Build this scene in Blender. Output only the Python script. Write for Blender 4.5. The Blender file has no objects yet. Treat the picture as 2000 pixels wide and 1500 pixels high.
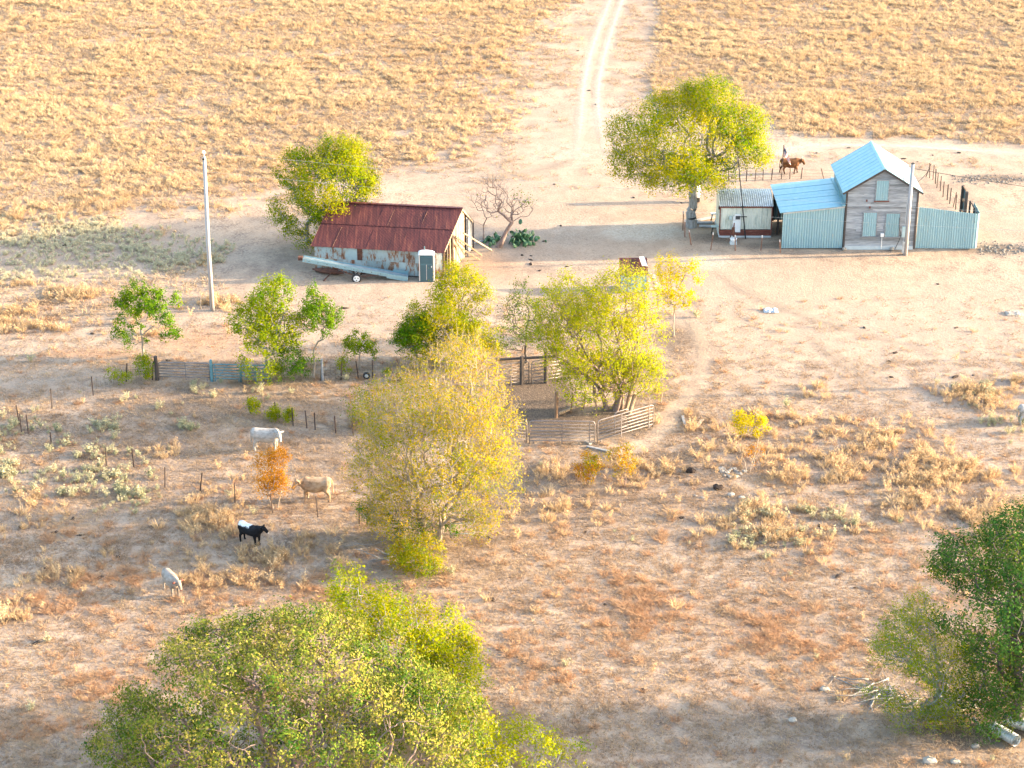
import bpy, math, random
import numpy as np
from mathutils import Vector, Matrix, Euler

random.seed(7)
RNG = np.random.default_rng(7)
SC = bpy.context.scene
COL = SC.collection
R = math.radians

# ---------------------------------------------------------------- camera
CAM_H, CAM_P, CAM_F = 54.0, R(24.5), 4046.0
cd = bpy.data.cameras.new('camera')
cd.sensor_width = 36.0
cd.lens = CAM_F / 2000.0 * 36.0
cd.clip_start, cd.clip_end = 1.0, 8000.0
cam = bpy.data.objects.new('camera', cd)
cam.location = (0, 0, CAM_H)
cam.rotation_euler = (R(90) - CAM_P, 0, 0)
COL.objects.link(cam)
SC.camera = cam

# ---------------------------------------------------------------- sky, sun, exposure
SUN_EL, SUN_AZ = R(12.5), R(5.0)          # azimuth measured from +X towards +Y
w = bpy.data.worlds.new('World')
SC.world = w
w.use_nodes = True
nt = w.node_tree
bg = nt.nodes['Background']
sky = nt.nodes.new('ShaderNodeTexSky')
sky.sky_type = 'NISHITA'
sky.sun_disc = False
sky.sun_elevation = SUN_EL
sky.sun_rotation = R(90) - SUN_AZ
sky.air_density, sky.dust_density, sky.ozone_density = 1.0, 2.2, 1.0
nt.links.new(sky.outputs[0], bg.inputs[0])
bg.inputs[1].default_value = 0.15
sl = bpy.data.lights.new('sun', 'SUN')
sl.energy = 3.3
sl.angle = R(1.0)
sl.color = (1.0, 0.78, 0.52)
sun = bpy.data.objects.new('sun', sl)
sv = Vector((math.cos(SUN_EL) * math.cos(SUN_AZ), math.cos(SUN_EL) * math.sin(SUN_AZ), math.sin(SUN_EL)))
sun.rotation_euler = (-sv).to_track_quat('-Z', 'Y').to_euler()
sun.location = (60, 120, 60)
COL.objects.link(sun)
vs = SC.view_settings
vs.view_transform = 'Standard'
vs.look = 'None'
vs.exposure = 2.72
vs.gamma = 1.0
vs.use_curve_mapping = False
SC.cycles.use_denoising = True
SC.cycles.use_adaptive_sampling = True
SC.cycles.adaptive_threshold = .01
SC.cycles.max_bounces = 5
SC.cycles.diffuse_bounces = 3
SC.cycles.transparent_max_bounces = 8
SC.cycles.caustics_reflective = False
SC.cycles.caustics_refractive = False

# ---------------------------------------------------------------- survey: photograph pixel -> place on the ground
_c, _s = math.cos(CAM_P), math.sin(CAM_P)
def ray(px, py):
    u, v = (px - 1000) / CAM_F, (py - 750) / CAM_F
    return u, _c - v * _s, -_s - v * _c
def hgt(x, y):
    return 0.05 * math.sin(x * .21 + 1) * math.sin(y * .17) + .05 * math.sin(x * .07 + y * .11)
def hgt_np(x, y):
    return 0.05 * np.sin(x * .21 + 1) * np.sin(y * .17) + .05 * np.sin(x * .07 + y * .11)
def G(px, py, z=0.0):
    d = ray(px, py); t = (z - CAM_H) / d[2]
    return Vector((d[0] * t, d[1] * t, z))
def at(px, py, dz=0.0):
    g = G(px, py); g.z = hgt(g.x, g.y) + dz
    return g
def W(px, py, Y):
    d = ray(px, py); t = Y / d[1]
    return Vector((d[0] * t, Y, CAM_H + d[2] * t))
def SCL(px, py):
    d = ray(px, py); return CAM_F / (CAM_H / -d[2])
def SINV(py):
    v = (py - 750) / CAM_F
    return math.sin(CAM_P + math.atan(v))

# ---------------------------------------------------------------- numpy value noise
def vnoise(x, y, scale, seed=0, octv=3):
    out = np.zeros_like(x, dtype=float); amp = 1.0; tot = 0.0
    tab = np.random.default_rng(seed + 11).random((256, 256))
    for o in range(octv):
        fx, fy = x / scale * 2 ** o + 37.3 * o, y / scale * 2 ** o + 11.7 * o
        ix, iy = np.floor(fx).astype(int), np.floor(fy).astype(int)
        tx, ty = fx - ix, fy - iy
        tx, ty = tx * tx * (3 - 2 * tx), ty * ty * (3 - 2 * ty)
        a = tab[ix % 256, iy % 256]; b = tab[(ix + 1) % 256, iy % 256]
        c = tab[ix % 256, (iy + 1) % 256]; d = tab[(ix + 1) % 256, (iy + 1) % 256]
        out += amp * ((a * (1 - tx) + b * tx) * (1 - ty) + (c * (1 - tx) + d * tx) * ty)
        tot += amp; amp *= .5
    return out / tot
def sstep(a, b, x):
    t = np.clip((x - a) / (b - a), 0, 1); return t * t * (3 - 2 * t)

# ---------------------------------------------------------------- materials
def mkmat(name, stops, scale=(1, 1, 1), nscale=3.0, detail=4.0, rough=.85, metal=0.0, bump=None, rnd=0.0, coord='Object', dist=0.0, spec=None, nrough=.6):
    m = bpy.data.materials.new(name); m.use_nodes = True
    t = m.node_tree; N = t.nodes; L = t.links
    b = N['Principled BSDF']
    tc = N.new('ShaderNodeTexCoord'); mp = N.new('ShaderNodeMapping')
    mp.inputs['Scale'].default_value = scale
    L.new(tc.outputs[coord], mp.inputs[0])
    nz = N.new('ShaderNodeTexNoise'); nz.inputs['Scale'].default_value = nscale
    nz.inputs['Detail'].default_value = detail; nz.inputs['Distortion'].default_value = dist
    nz.inputs['Roughness'].default_value = nrough
    rp = N.new('ShaderNodeValToRGB')
    el = rp.color_ramp.elements
    while len(el) < len(stops): el.new(.5)
    for e, (p, c) in zip(el, stops):
        e.position = p; e.color = (*c, 1)
    oi = N.new('ShaderNodeObjectInfo')
    if rnd:
        ad = N.new('ShaderNodeVectorMath'); ad.operation = 'ADD'
        sc = N.new('ShaderNodeVectorMath'); sc.operation = 'SCALE'
        cb = N.new('ShaderNodeCombineXYZ')
        for k in range(3): L.new(oi.outputs['Random'], cb.inputs[k])
        L.new(cb.outputs[0], sc.inputs[0]); sc.inputs['Scale'].default_value = 37.0
        L.new(mp.outputs[0], ad.inputs[0]); L.new(sc.outputs[0], ad.inputs[1])
        L.new(ad.outputs[0], nz.inputs['Vector'])
    else:
        L.new(mp.outputs[0], nz.inputs['Vector'])
    L.new(nz.outputs['Fac'], rp.inputs[0])
    out = rp.outputs[0]
    if rnd:
        mr = N.new('ShaderNodeMapRange'); mr.inputs['To Min'].default_value = 1 - rnd; mr.inputs['To Max'].default_value = 1 + rnd
        L.new(oi.outputs['Random'], mr.inputs['Value'])
        hs = N.new('ShaderNodeHueSaturation')
        L.new(out, hs.inputs['Color']); L.new(mr.outputs[0], hs.inputs['Value'])
        out = hs.outputs[0]
    L.new(out, b.inputs['Base Color'])
    b.inputs['Roughness'].default_value = rough; b.inputs['Metallic'].default_value = metal
    if spec is not None: b.inputs['Specular IOR Level'].default_value = spec
    if bump:
        n2 = N.new('ShaderNodeTexNoise'); n2.inputs['Scale'].default_value = bump[0]; n2.inputs['Detail'].default_value = 3
        L.new(mp.outputs[0], n2.inputs['Vector'])
        bp = N.new('ShaderNodeBump'); bp.inputs['Strength'].default_value = bump[1]; bp.inputs['Distance'].default_value = .03
        L.new(n2.outputs['Fac'], bp.inputs['Height']); L.new(bp.outputs[0], b.inputs['Normal'])
    return m

def leafmat(name, c0, c1, c2, transl=.4, inst=False):
    """foliage: colour picked per leaf from 'tone', lit from both sides"""
    m = bpy.data.materials.new(name); m.use_nodes = True
    t = m.node_tree; N = t.nodes; L = t.links
    for n in list(N):
        if n.type == 'BSDF_PRINCIPLED': N.remove(n)
    out = N['Material Output']
    a = N.new('ShaderNodeAttribute'); a.attribute_name = 'tone'
    if inst: a.attribute_type = 'INSTANCER'
    fac = a.outputs['Fac']
    if inst:
        oi = N.new('ShaderNodeObjectInfo'); mm = N.new('ShaderNodeMath'); mm.operation = 'MULTIPLY_ADD'
        L.new(oi.outputs['Random'], mm.inputs[0]); mm.inputs[1].default_value = .35; L.new(fac, mm.inputs[2])
        fac = mm.outputs[0]
    rp = N.new('ShaderNodeValToRGB'); el = rp.color_ramp.elements; el.new(.5)
    for e, (p, c) in zip(el, ((0.05, c0), (.5, c1), (.95, c2))):
        e.position = p; e.color = (*c, 1)
    L.new(fac, rp.inputs[0])
    d = N.new('ShaderNodeBsdfDiffuse'); tr = N.new('ShaderNodeBsdfTranslucent'); mx = N.new('ShaderNodeMixShader')
    L.new(rp.outputs[0], d.inputs[0]); L.new(rp.outputs[0], tr.inputs[0])
    mx.inputs[0].default_value = transl
    L.new(d.outputs[0], mx.inputs[1]); L.new(tr.outputs[0], mx.inputs[2]); L.new(mx.outputs[0], out.inputs[0])
    return m

M = {}
# galvanised and coated sheet metal
M['galv'] = mkmat('galvanised_roof', [(.3, (.22, .42, .49)), (.5, (.26, .46, .53)), (.7, (.31, .48, .53)), (.85, (.36, .45, .46))], (1.3, .3, 1), 2.2, 4, .42, .5, rnd=.03)  # blue of the reflected sky put into the base colour
M['galv_wall'] = mkmat('galvanised_wall', [(.3, (.21, .39, .48)), (.45, (.28, .46, .55)), (.58, (.24, .42, .51)), (.72, (.36, .44, .46))], (6, .5, 1), 1.6, 5, .46, .6, rnd=.05)
M['galv_dull'] = mkmat('dull_galvanised', [(.3, (.34, .36, .36)), (.6, (.50, .54, .56)), (.8, (.40, .41, .40))], (1, 1, 1), 2.5, 5, .55, .55, rnd=.06)
M['rust_roof'] = mkmat('rusty_roof_sheet', [(.34, (.055, .012, .013)), (.47, (.085, .018, .017)), (.56, (.115, .026, .022)), (.66, (.17, .05, .032)), (.80, (.30, .13, .07))], (4, .3, .3), 1.5, 6, .62, .25, bump=(6, .15), rnd=.10)
M['rust'] = mkmat('rusted_iron', [(.3, (.055, .025, .02)), (.55, (.13, .05, .03)), (.8, (.22, .09, .05))], (1, 1, 1), 5, 4, .85, .1, rnd=.1)
M['patch_wall'] = mkmat('peeling_blue_sheet', [(.38, (.16, .065, .035)), (.44, (.27, .17, .115)), (.49, (.30, .37, .38)), (.6, (.35, .44, .46)), (.8, (.28, .40, .43))], (1.6, .8, .55), 1.6, 8, .55, .25, rnd=.2, nrough=.72)
M['cream_wall'] = mkmat('stained_cream_sheet', [(.3, (.33, .36, .30)), (.5, (.56, .57, .48)), (.75, (.64, .64, .55))], (3.5, .35, 1), 1.3, 5, .6, .0, rnd=.04)
M['red_band'] = mkmat('peeling_red_board', [(.3, (.11, .033, .024)), (.58, (.17, .05, .034)), (.68, (.24, .10, .07)), (.76, (.45, .40, .36))], (1.2, 1, 6), 2.2, 5, .8, .0, rnd=.08)
M['grey_board'] = mkmat('weathered_grey_board', [(.25, (.13, .135, .145)), (.45, (.25, .255, .265)), (.62, (.36, .365, .37)), (.8, (.47, .465, .45))], (.9, 8, 14), 1.6, 6, .9, .0, rnd=.28)
M['rust_lap'] = mkmat('rust_lap_edge', [(.35, (.09, .03, .022)), (.5, (.17, .065, .04)), (.65, (.30, .16, .09))], (2, 2, 2), 3, 4, .8)
M['wood'] = mkmat('raw_wood', [(.3, (.17, .10, .06)), (.6, (.30, .19, .12)), (.8, (.40, .28, .18))], (6, 6, 1), 2, 4, .9, .0, rnd=.15)
M['wood_pale'] = mkmat('bleached_wood', [(.35, (.22, .15, .095)), (.5, (.36, .265, .18)), (.65, (.46, .36, .26))], (5, 5, 1), 2, 4, .9, .0, rnd=.12)
M['wood_dark'] = mkmat('dark_wood', [(.3, (.04, .032, .03)), (.7, (.10, .08, .07))], (6, 6, 1), 2, 4, .9, .0, rnd=.2)
M['pole'] = mkmat('grey_pole_wood', [(.3, (.30, .29, .30)), (.7, (.40, .385, .38))], (8, 8, .6), 1.4, 4, .8, .0)
M['post'] = mkmat('steel_post', [(.3, (.04, .03, .028)), (.7, (.09, .055, .045))], (1, 1, 1), 4, 3, .7, .2, rnd=.3)
M['post_rust'] = mkmat('rusty_steel_post', [(.3, (.16, .07, .045)), (.7, (.26, .13, .085))], (1, 1, 1), 4, 3, .8, .1, rnd=.2)
M['cap'] = mkmat('white_post_tip', [(.3, (.62, .55, .50)), (.7, (.70, .64, .6))], rough=.7)
M['wire'] = mkmat('fence_wire', [(.3, (.12, .09, .08)), (.7, (.2, .16, .14))], rough=.6, metal=.4)
M['black'] = mkmat('black_rubber', [(.3, (.015, .015, .017)), (.7, (.03, .03, .03))], nscale=8, rough=.8)
M['white'] = mkmat('white_paint', [(.3, (.70, .70, .70)), (.7, (.80, .80, .79))], nscale=3, rough=.5)
M['teal'] = mkmat('teal_gate_paint', [(.3, (.07, .17, .20)), (.6, (.11, .24, .28)), (.85, (.18, .27, .28))], nscale=6, rough=.55, rnd=.1)
M['panel'] = mkmat('worn_panel_tube', [(.3, (.17, .14, .13)), (.6, (.26, .23, .225)), (.85, (.17, .11, .095))], nscale=3, rough=.5, metal=.3, rnd=.1)
M['toilet'] = mkmat('blue_grey_plastic', [(.3, (.06, .135, .165)), (.7, (.075, .155, .185))], nscale=2, rough=.45)
M['toilet_dk'] = mkmat('dark_blue_plastic', [(.3, (.04, .095, .12)), (.7, (.05, .11, .135))], nscale=2, rough=.45)
M['toilet_rf'] = mkmat('white_plastic_roof', [(.3, (.74, .74, .74)), (.7, (.8, .8, .8))], nscale=2, rough=.4)
M['toilet_sd'] = mkmat('sunlit_side_and_trim', [(.3, (.55, .50, .48)), (.7, (.6, .55, .52))], nscale=2, rough=.5)  # pale pink of the sunlit side put into the colour; also trim, muzzles
M['box'] = mkmat('grey_green_box', [(.3, (.34, .44, .44)), (.7, (.42, .52, .52))], nscale=4, rough=.5)
M['glass'] = mkmat('dark_glass', [(.3, (.03, .04, .05)), (.7, (.05, .06, .07))], nscale=2, rough=.12)
M['concrete'] = mkmat('pale_concrete', [(.3, (.42, .46, .47)), (.7, (.52, .55, .55))], nscale=3, rough=.9, bump=(9, .3))
M['stone'] = mkmat('limestone', [(.3, (.27, .23, .19)), (.7, (.42, .37, .31))], nscale=6, rough=.95, bump=(14, .5), rnd=.15)
M['dung'] = mkmat('dry_dung', [(.3, (.022, .014, .011)), (.7, (.05, .033, .026))], nscale=9, rough=1, bump=(20, .6))
M['bark_grey'] = mkmat('grey_bark', [(.3, (.16, .15, .14)), (.55, (.28, .27, .26)), (.8, (.40, .38, .36))], (3, 3, .8), 3, 5, .95, .0, bump=(12, .5))
M['bark_pale'] = mkmat('pale_twig_bark', [(.3, (.23, .185, .14)), (.6, (.36, .295, .235)), (.85, (.46, .39, .32))], (3, 3, 1), 2.5, 5, .95, .0)
M['bark_dark'] = mkmat('dark_bark', [(.3, (.06, .05, .045)), (.6, (.12, .10, .09)), (.85, (.20, .17, .15))], (3, 3, .8), 3, 5, .95, .0, bump=(10, .6))
M['bark_pink'] = mkmat('pinkish_bark', [(.3, (.14, .10, .085)), (.6, (.28, .20, .17)), (.85, (.40, .30, .26))], (3, 3, .8), 3, 5, .95, .0)
M['cactus'] = mkmat('cactus_skin', [(.3, (.035, .095, .040)), (.6, (.06, .15, .065)), (.85, (.11, .22, .10))], nscale=4, rough=.5, rnd=.3)
# foliage (dark, middle, light)
M['lf_yellow'] = leafmat('yellow_green_leaf', (.07, .18, .005), (.29, .31, .006), (.50, .40, .008), .45)
M['lf_green'] = leafmat('green_leaf', (.035, .13, .008), (.115, .22, .008), (.25, .28, .010), .42)
M['lf_lime'] = leafmat('lime_leaf', (.10, .21, .006), (.30, .335, .008), (.48, .42, .014), .45)
M['lf_sparse'] = leafmat('dry_gold_leaf', (.16, .23, .008), (.40, .315, .008), (.55, .34, .02), .45)
M['lf_oak'] = leafmat('oak_leaf', (.028, .10, .014), (.13, .18, .024), (.36, .31, .065), .3)
M['lf_oakdark'] = leafmat('shaded_oak_leaf', (.022, .08, .018), (.07, .14, .026), (.25, .22, .014), .28)
M['lf_orange'] = leafmat('rust_orange_leaf', (.30, .12, .008), (.44, .19, .010), (.52, .26, .03), .45)
M['lf_mix'] = leafmat('yellow_red_leaf', (.14, .22, .008), (.40, .28, .008), (.46, .17, .018), .45)
# dry weeds and grasses (scattered)
M['g_straw'] = leafmat('straw', (.45, .30, .165), (.545, .39, .225), (.62, .47, .295), .3, True)
M['g_sage'] = leafmat('sage_weed', (.32, .30, .20), (.46, .43, .29), (.54, .49, .34), .3, True)
M['g_pale'] = leafmat('silver_weed', (.29, .30, .18), (.41, .39, .25), (.50, .44, .28), .3, True)
M['g_rust'] = leafmat('rust_weed', (.36, .20, .11), (.47, .285, .165), (.54, .355, .215), .3, True)
M['g_stub'] = leafmat('stubble', (.23, .155, .10), (.37, .26, .165), (.50, .37, .235), .25, True)

# ---------------------------------------------------------------- object helpers
def tag(o, label=None, cat=None, group=None, kind=None):
    if label: o['label'] = label
    if cat: o['category'] = cat
    if group: o['group'] = group
    if kind: o['kind'] = kind
    return o
def thing(name, label, cat, loc=(0, 0, 0), rz=0.0, group=None):
    o = bpy.data.objects.new(name, None)
    o.empty_display_size = .3
    o.location = loc; o.rotation_euler = (0, 0, rz)
    COL.objects.link(o)
    return tag(o, label, cat, group)
def wm(o):
    return o.matrix_basis if o.parent is None else wm(o.parent) @ o.matrix_parent_inverse @ o.matrix_basis
def link(o, parent=None, world=True):
    COL.objects.link(o)
    if parent is not None:
        o.parent = parent
        if world:      # the child's own coordinates are world coordinates
            o.matrix_parent_inverse = wm(parent).inverted()
    return o
def mesh_np(name, verts, faces, mat, smooth=False):
    """verts (n,3) array, faces (m,k) array of one polygon size"""
    verts = np.asarray(verts, dtype=np.float32); faces = np.asarray(faces, dtype=np.int32)
    me = bpy.data.meshes.new(name)
    k = faces.shape[1]
    me.vertices.add(len(verts)); me.loops.add(faces.size); me.polygons.add(len(faces))
    me.vertices.foreach_set('co', verts.ravel())
    me.loops.foreach_set('vertex_index', faces.ravel())
    me.polygons.foreach_set('loop_start', np.arange(0, faces.size, k, dtype=np.int32))
    me.polygons.foreach_set('use_smooth', np.full(len(faces), smooth))
    me.update(calc_edges=True)
    if mat: me.materials.append(mat)
    return me

class MB:
    def __init__(s): s.v = []; s.f = []
    def add(s, vs, fs):
        o = len(s.v); s.v += [tuple(v) for v in vs]; s.f += [tuple(i + o for i in f) for f in fs]; return s
    def hexa(s, p):   # 8 corners: bottom 0-3, top 4-7
        return s.add(p, [(3, 2, 1, 0), (4, 5, 6, 7), (0, 1, 5, 4), (1, 2, 6, 5), (2, 3, 7, 6), (3, 0, 4, 7)])
    def box(s, c, d, rz=0.0, m=None):
        hx, hy, hz = d[0] / 2, d[1] / 2, d[2] / 2
        p = [Vector(q) for q in ((-hx, -hy, -hz), (hx, -hy, -hz), (hx, hy, -hz), (-hx, hy, -hz), (-hx, -hy, hz), (hx, -hy, hz), (hx, hy, hz), (-hx, hy, hz))]
        mt = m if m is not None else Matrix.Rotation(rz, 3, 'Z')
        return s.hexa([mt @ q + Vector(c) for q in p])
    def beam(s, a, b, wd, th, up=(0, 0, 1)):
        a, b = Vector(a), Vector(b); t = (b - a).normalized(); u = Vector(up)
        if abs(t.dot(u)) > .97: u = Vector((1, 0, 0))
        x = t.cross(u).normalized() * (wd / 2); y = x.cross(t).normalized() * (th / 2)
        return s.hexa([a - x - y, a + x - y, b + x - y, b - x - y, a - x + y, a + x + y, b + x + y, b - x + y])
    def tube(s, pts, rad, n=6, cap=True):
        pts = [Vector(p) for p in pts]; m = len(pts)
        if not isinstance(rad, (list, tuple)): rad = [rad] * m
        base = len(s.v); px = None
        for i, p in enumerate(pts):
            t = (pts[min(i + 1, m - 1)] - pts[max(i - 1, 0)]).normalized()
            if px is None:
                px = t.orthogonal().normalized()
            else:
                px = (px - t * px.dot(t)).normalized()
            py = t.cross(px)
            for k in range(n):
                a = 2 * math.pi * k / n
                s.v.append(tuple(p + (px * math.cos(a) + py * math.sin(a)) * rad[i]))
        for i in range(m - 1):
            for k in range(n):
                a, b = base + i * n + k, base + i * n + (k + 1) % n
                s.f.append((a, b, b + n, a + n))
        if cap:
            s.f.append(tuple(base + k for k in range(n))[::-1]); s.f.append(tuple(base + (m - 1) * n + k for k in range(n)))
        return s
    def ellipsoid(s, c, r, nu=10, nv=7, rot=None, jit=0.0):
        c = Vector(c); base = len(s.v); rot = rot or Matrix.Identity(3)
        for j in range(nv + 1):
            ph = math.pi * j / nv
            for i in range(nu):
                th = 2 * math.pi * i / nu; k = 1 + random.uniform(-jit, jit)
                q = Vector((r[0] * math.sin(ph) * math.cos(th) * k, r[1] * math.sin(ph) * math.sin(th) * k, r[2] * math.cos(ph) * k))
                s.v.append(tuple(rot @ q + c))
        for j in range(nv):
            for i in range(nu):
                a = base + j * nu + i; b = base + j * nu + (i + 1) % nu
                s.f.append((a, a + nu, b + nu, b))
        return s
    def loft(s, st, n=12):
        """st: (centre, side-vector, up-vector) half axes"""
        base = len(s.v)
        for c, sx, sy in st:
            c, sx, sy = Vector(c), Vector(sx), Vector(sy)
            for k in range(n):
                a = 2 * math.pi * k / n
                s.v.append(tuple(c + sx * math.cos(a) + sy * math.sin(a)))
        for i in range(len(st) - 1):
            for k in range(n):
                a, b = base + i * n + k, base + i * n + (k + 1) % n
                s.f.append((a, b, b + n, a + n))
        s.f.append(tuple(base + k for k in range(n))[::-1]); s.f.append(tuple(base + (len(st) - 1) * n + k for k in range(n)))
        return s
    def mesh(s, name, mat, smooth=False):
        me = bpy.data.meshes.new(name); me.from_pydata(s.v, [], s.f); me.update()
        if smooth: me.polygons.foreach_set('use_smooth', np.full(len(me.polygons), True))
        if mat: me.materials.append(mat)
        return me
    def build(s, name, mat, parent=None, smooth=False, world=True):
        return link(bpy.data.objects.new(name, s.mesh(name, mat, smooth)), parent, world)
def inst(name, me, parent, mat4, world=True):
    o = link(bpy.data.objects.new(name, me), parent, world)
    o.matrix_basis = mat4
    return o
def frame(o, x, y):
    """matrix with origin o, local x along x, local y towards y"""
    x = Vector(x).normalized(); z = x.cross(Vector(y)).normalized(); y = z.cross(x)
    return Matrix(((x.x, y.x, z.x, o[0]), (x.y, y.y, z.y, o[1]), (x.z, y.z, z.z, o[2]), (0, 0, 0, 1)))

# ================================================================ GROUND
def poly_w(pts):
    return np.array([[*G(px, py)[:2]] for px, py in pts])
def in_poly(x, y, poly):
    r = np.zeros(x.shape, bool); n = len(poly)
    for i in range(n):
        x0, y0 = poly[i]; x1, y1 = poly[(i + 1) % n]
        c = ((y0 > y) != (y1 > y)) & (x < (x1 - x0) * (y - y0) / (y1 - y0 + 1e-9) + x0)
        r ^= c
    return r
def d_line(x, y, pts):
    d = np.full(x.shape, 1e9)
    for (x0, y0), (x1, y1) in zip(pts[:-1], pts[1:]):
        dx, dy = x1 - x0, y1 - y0
        t = np.clip(((x - x0) * dx + (y - y0) * dy) / (dx * dx + dy * dy), 0, 1)
        d = np.minimum(d, np.hypot(x - x0 - t * dx, y - y0 - t * dy))
    return d
def blob(x, y, lst):
    o = np.zeros(x.shape)
    for px, py, rx, ry, wt in lst:
        g = G(px, py); s = SCL(px, py); a, b = rx / s, ry / s / SINV(py)
        d2 = ((x - g.x) / a) ** 2 + ((y - g.y) / b) ** 2
        o = np.maximum(o, wt * np.exp(-d2 ** 1.3))
    return o
RUT_L = [(1200, -60), (1192, 0), (1172, 50), (1152, 110), (1142, 160), (1138, 190), (1136, 230), (1130, 280), (1118, 330), (1100, 380)]
RUT_R = [(1226, -60), (1216, 0), (1198, 50), (1180, 110), (1170, 160), (1168, 195), (1170, 230), (1178, 270), (1190, 320), (1205, 380)]
EAST_RD = [(1520, 296), (1640, 283), (1800, 288), (1900, 296), (2060, 306), (2300, 318)]
CPATH = [(1330, 600), (1362, 650), (1374, 705), (1362, 745), (1335, 785), (1305, 825), (1270, 860), (1230, 885)]
CPATH2 = [(1560, 640), (1660, 720), (1760, 790), (1850, 850), (1930, 890), (2030, 930)]
def ground_masks(x, y):
    j1 = (vnoise(x, y, 6, 1) - .5) * 7; j2 = (vnoise(x, y, 6, 2) - .5) * 9
    X, Y = x + j1, y + j2
    field = np.zeros(x.shape)
    P1 = poly_w([(-900, -80), (1085, -80), (1062, 20), (1040, 80), (1000, 160), (950, 240), (890, 290), (800, 300), (745, 300), (700, 330), (540, 370), (450, 400), (430, 425), (300, 435), (-900, 445)])
    P2 = poly_w([(1300, -80), (3000, -80), (3000, 300), (1930, 280), (1640, 268), (1530, 262), (1480, 215), (1270, 190)])
    for q in range(4):
        jx = (vnoise(x, y, 5, 61 + q) - .5) * 16; jy = (vnoise(x, y, 5, 71 + q) - .5) * 20
        field = field + .25 * (in_poly(x + jx, y + jy, P1) | in_poly(x + j1 * .15 + jx * .12, y + jy * .4, P2))
    sage = np.where(in_poly(X, Y * 1.0, poly_w([(-900, 440), (220, 432), (420, 490), (430, 522), (330, 545), (100, 540), (-900, 548)])), 1.0, 0.0)
    straw2 = np.where(in_poly(X, Y, poly_w([(-900, 545), (260, 540), (400, 520), (430, 590), (300, 610), (200, 640), (60, 668), (-900, 690)])), 1.0, 0.0)
    yard = blob(x, y, [(1130, 250, 150, 60, .9), (1000, 350, 220, 80, .9), (1150, 450, 330, 70, 1), (1250, 380, 160, 80, .9), (800, 590, 260, 55, .85), (640, 650, 300, 45, .7),
                       (1700, 610, 480, 110, .95), (1500, 570, 280, 90, .95), (1850, 760, 300, 70, .85), (1560, 740, 220, 60, .8), (1950, 850, 160, 40, .7), (1800, 320, 330, 40, .8), (1600, 330, 140, 40, .8), (150, 740, 220, 35, .7), (450, 650, 130, 60, .5), (1950, 450, 120, 60, .75), (1480, 690, 160, 60, .55), (1750, 720, 260, 60, .55), (560, 460, 90, 50, .5)])
    pale = blob(x, y, [(1250, 450, 90, 22, 1), (1190, 230, 60, 40, .6), (1120, 300, 120, 40, .45), (1380, 510, 70, 22, .7), (1130, 440, 120, 25, .45), (420, 742, 40, 6, .6), (1500, 607, 25, 7, .5), (900, 640, 120, 40, .25), (1990, 612, 25, 9, .9)])
    pale = np.maximum(pale, .9 * np.exp(-(d_line(x, y, poly_w(EAST_RD)) / 2.0) ** 2) * vnoise(x, y, 4, 31))
    corr = np.exp(-(d_line(x, y, poly_w(RUT_L)) / 2.6) ** 2); corr = np.maximum(corr, np.exp(-(d_line(x, y, poly_w(RUT_R)) / 2.6) ** 2))
    pale = np.maximum(pale, .3 * corr)
    red = blob(x, y, [(400, 660, 130, 35, .8), (180, 690, 120, 14, .9), (450, 700, 100, 25, .6), (1260, 1190, 190, 70, .55), (1480, 1230, 170, 70, .55), (980, 1270, 90, 50, .4), (160, 1190, 150, 90, .45), (600, 1180, 200, 60, .45), (970, 520, 70, 30, .6), (1450, 840, 250, 60, .35), (1200, 560, 160, 40, .3), (1590, 560, 300, 60, .35)])
    dark = blob(x, y, [(1040, 775, 80, 55, 1.7), (1060, 825, 100, 34, 1.5), (1200, 825, 90, 35, 1.1), (1320, 665, 60, 45, .75), (830, 1075, 150, 35, .6), (950, 480, 60, 25, .45), (1395, 465, 60, 14, .8), (560, 480, 60, 40, .5), (430, 790, 320, 50, .62), (620, 880, 160, 70, .6), (250, 880, 270, 80, .55), (1890, 1420, 170, 50, .8), (1330, 920, 200, 60, .5), (1080, 930, 180, 60, .6), (1000, 1000, 160, 50, .5), (1950, 485, 90, 14, .8), (1950, 350, 90, 10, .8), (1150, 980, 240, 70, .5), (1480, 480, 60, 10, .6), (1420, 1420, 300, 80, .45), (1350, 1040, 200, 50, .4)])  # litter and manure; corral ground darkened further to paint in the tree's shade
    return field, sage, straw2, yard, pale, red, dark

xs = np.concatenate([[-4000, -1500, -600, -250, -130], np.arange(-80, 80.1, .5), [130, 250, 600, 1500, 4000]])
ys = np.concatenate([[-1500, -500, -150, 0, 40], np.arange(62, 232.1, .5), [280, 400, 700, 1500, 5000]])
gx, gy = np.meshgrid(xs, ys)
gz = hgt_np(gx, gy) + (vnoise(gx, gy, 1.3, 5) - .5) * .05 * ((np.abs(gx) < 80) & (gy > 61) & (gy < 233))
nx, ny = len(xs), len(ys)
idx = np.arange(nx * ny).reshape(ny, nx)
fc = np.stack([idx[:-1, :-1], idx[:-1, 1:], idx[1:, 1:], idx[1:, :-1]], -1).reshape(-1, 4)
gme = mesh_np('ground', np.stack([gx, gy, gz], -1).reshape(-1, 3), fc, None, True)
fx, fy = gx.ravel(), gy.ravel()
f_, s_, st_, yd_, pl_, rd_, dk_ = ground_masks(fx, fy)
def fattr(me, name, arr, dom='POINT'):
    a = me.attributes.new(name, 'FLOAT', dom); a.data.foreach_set('value', np.asarray(arr, np.float32))
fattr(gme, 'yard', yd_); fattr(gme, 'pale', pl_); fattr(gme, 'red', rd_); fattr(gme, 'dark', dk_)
fattr(gme, 'grassy', np.clip(f_ + s_ * .8 + st_ * .5, 0, 1))

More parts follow.
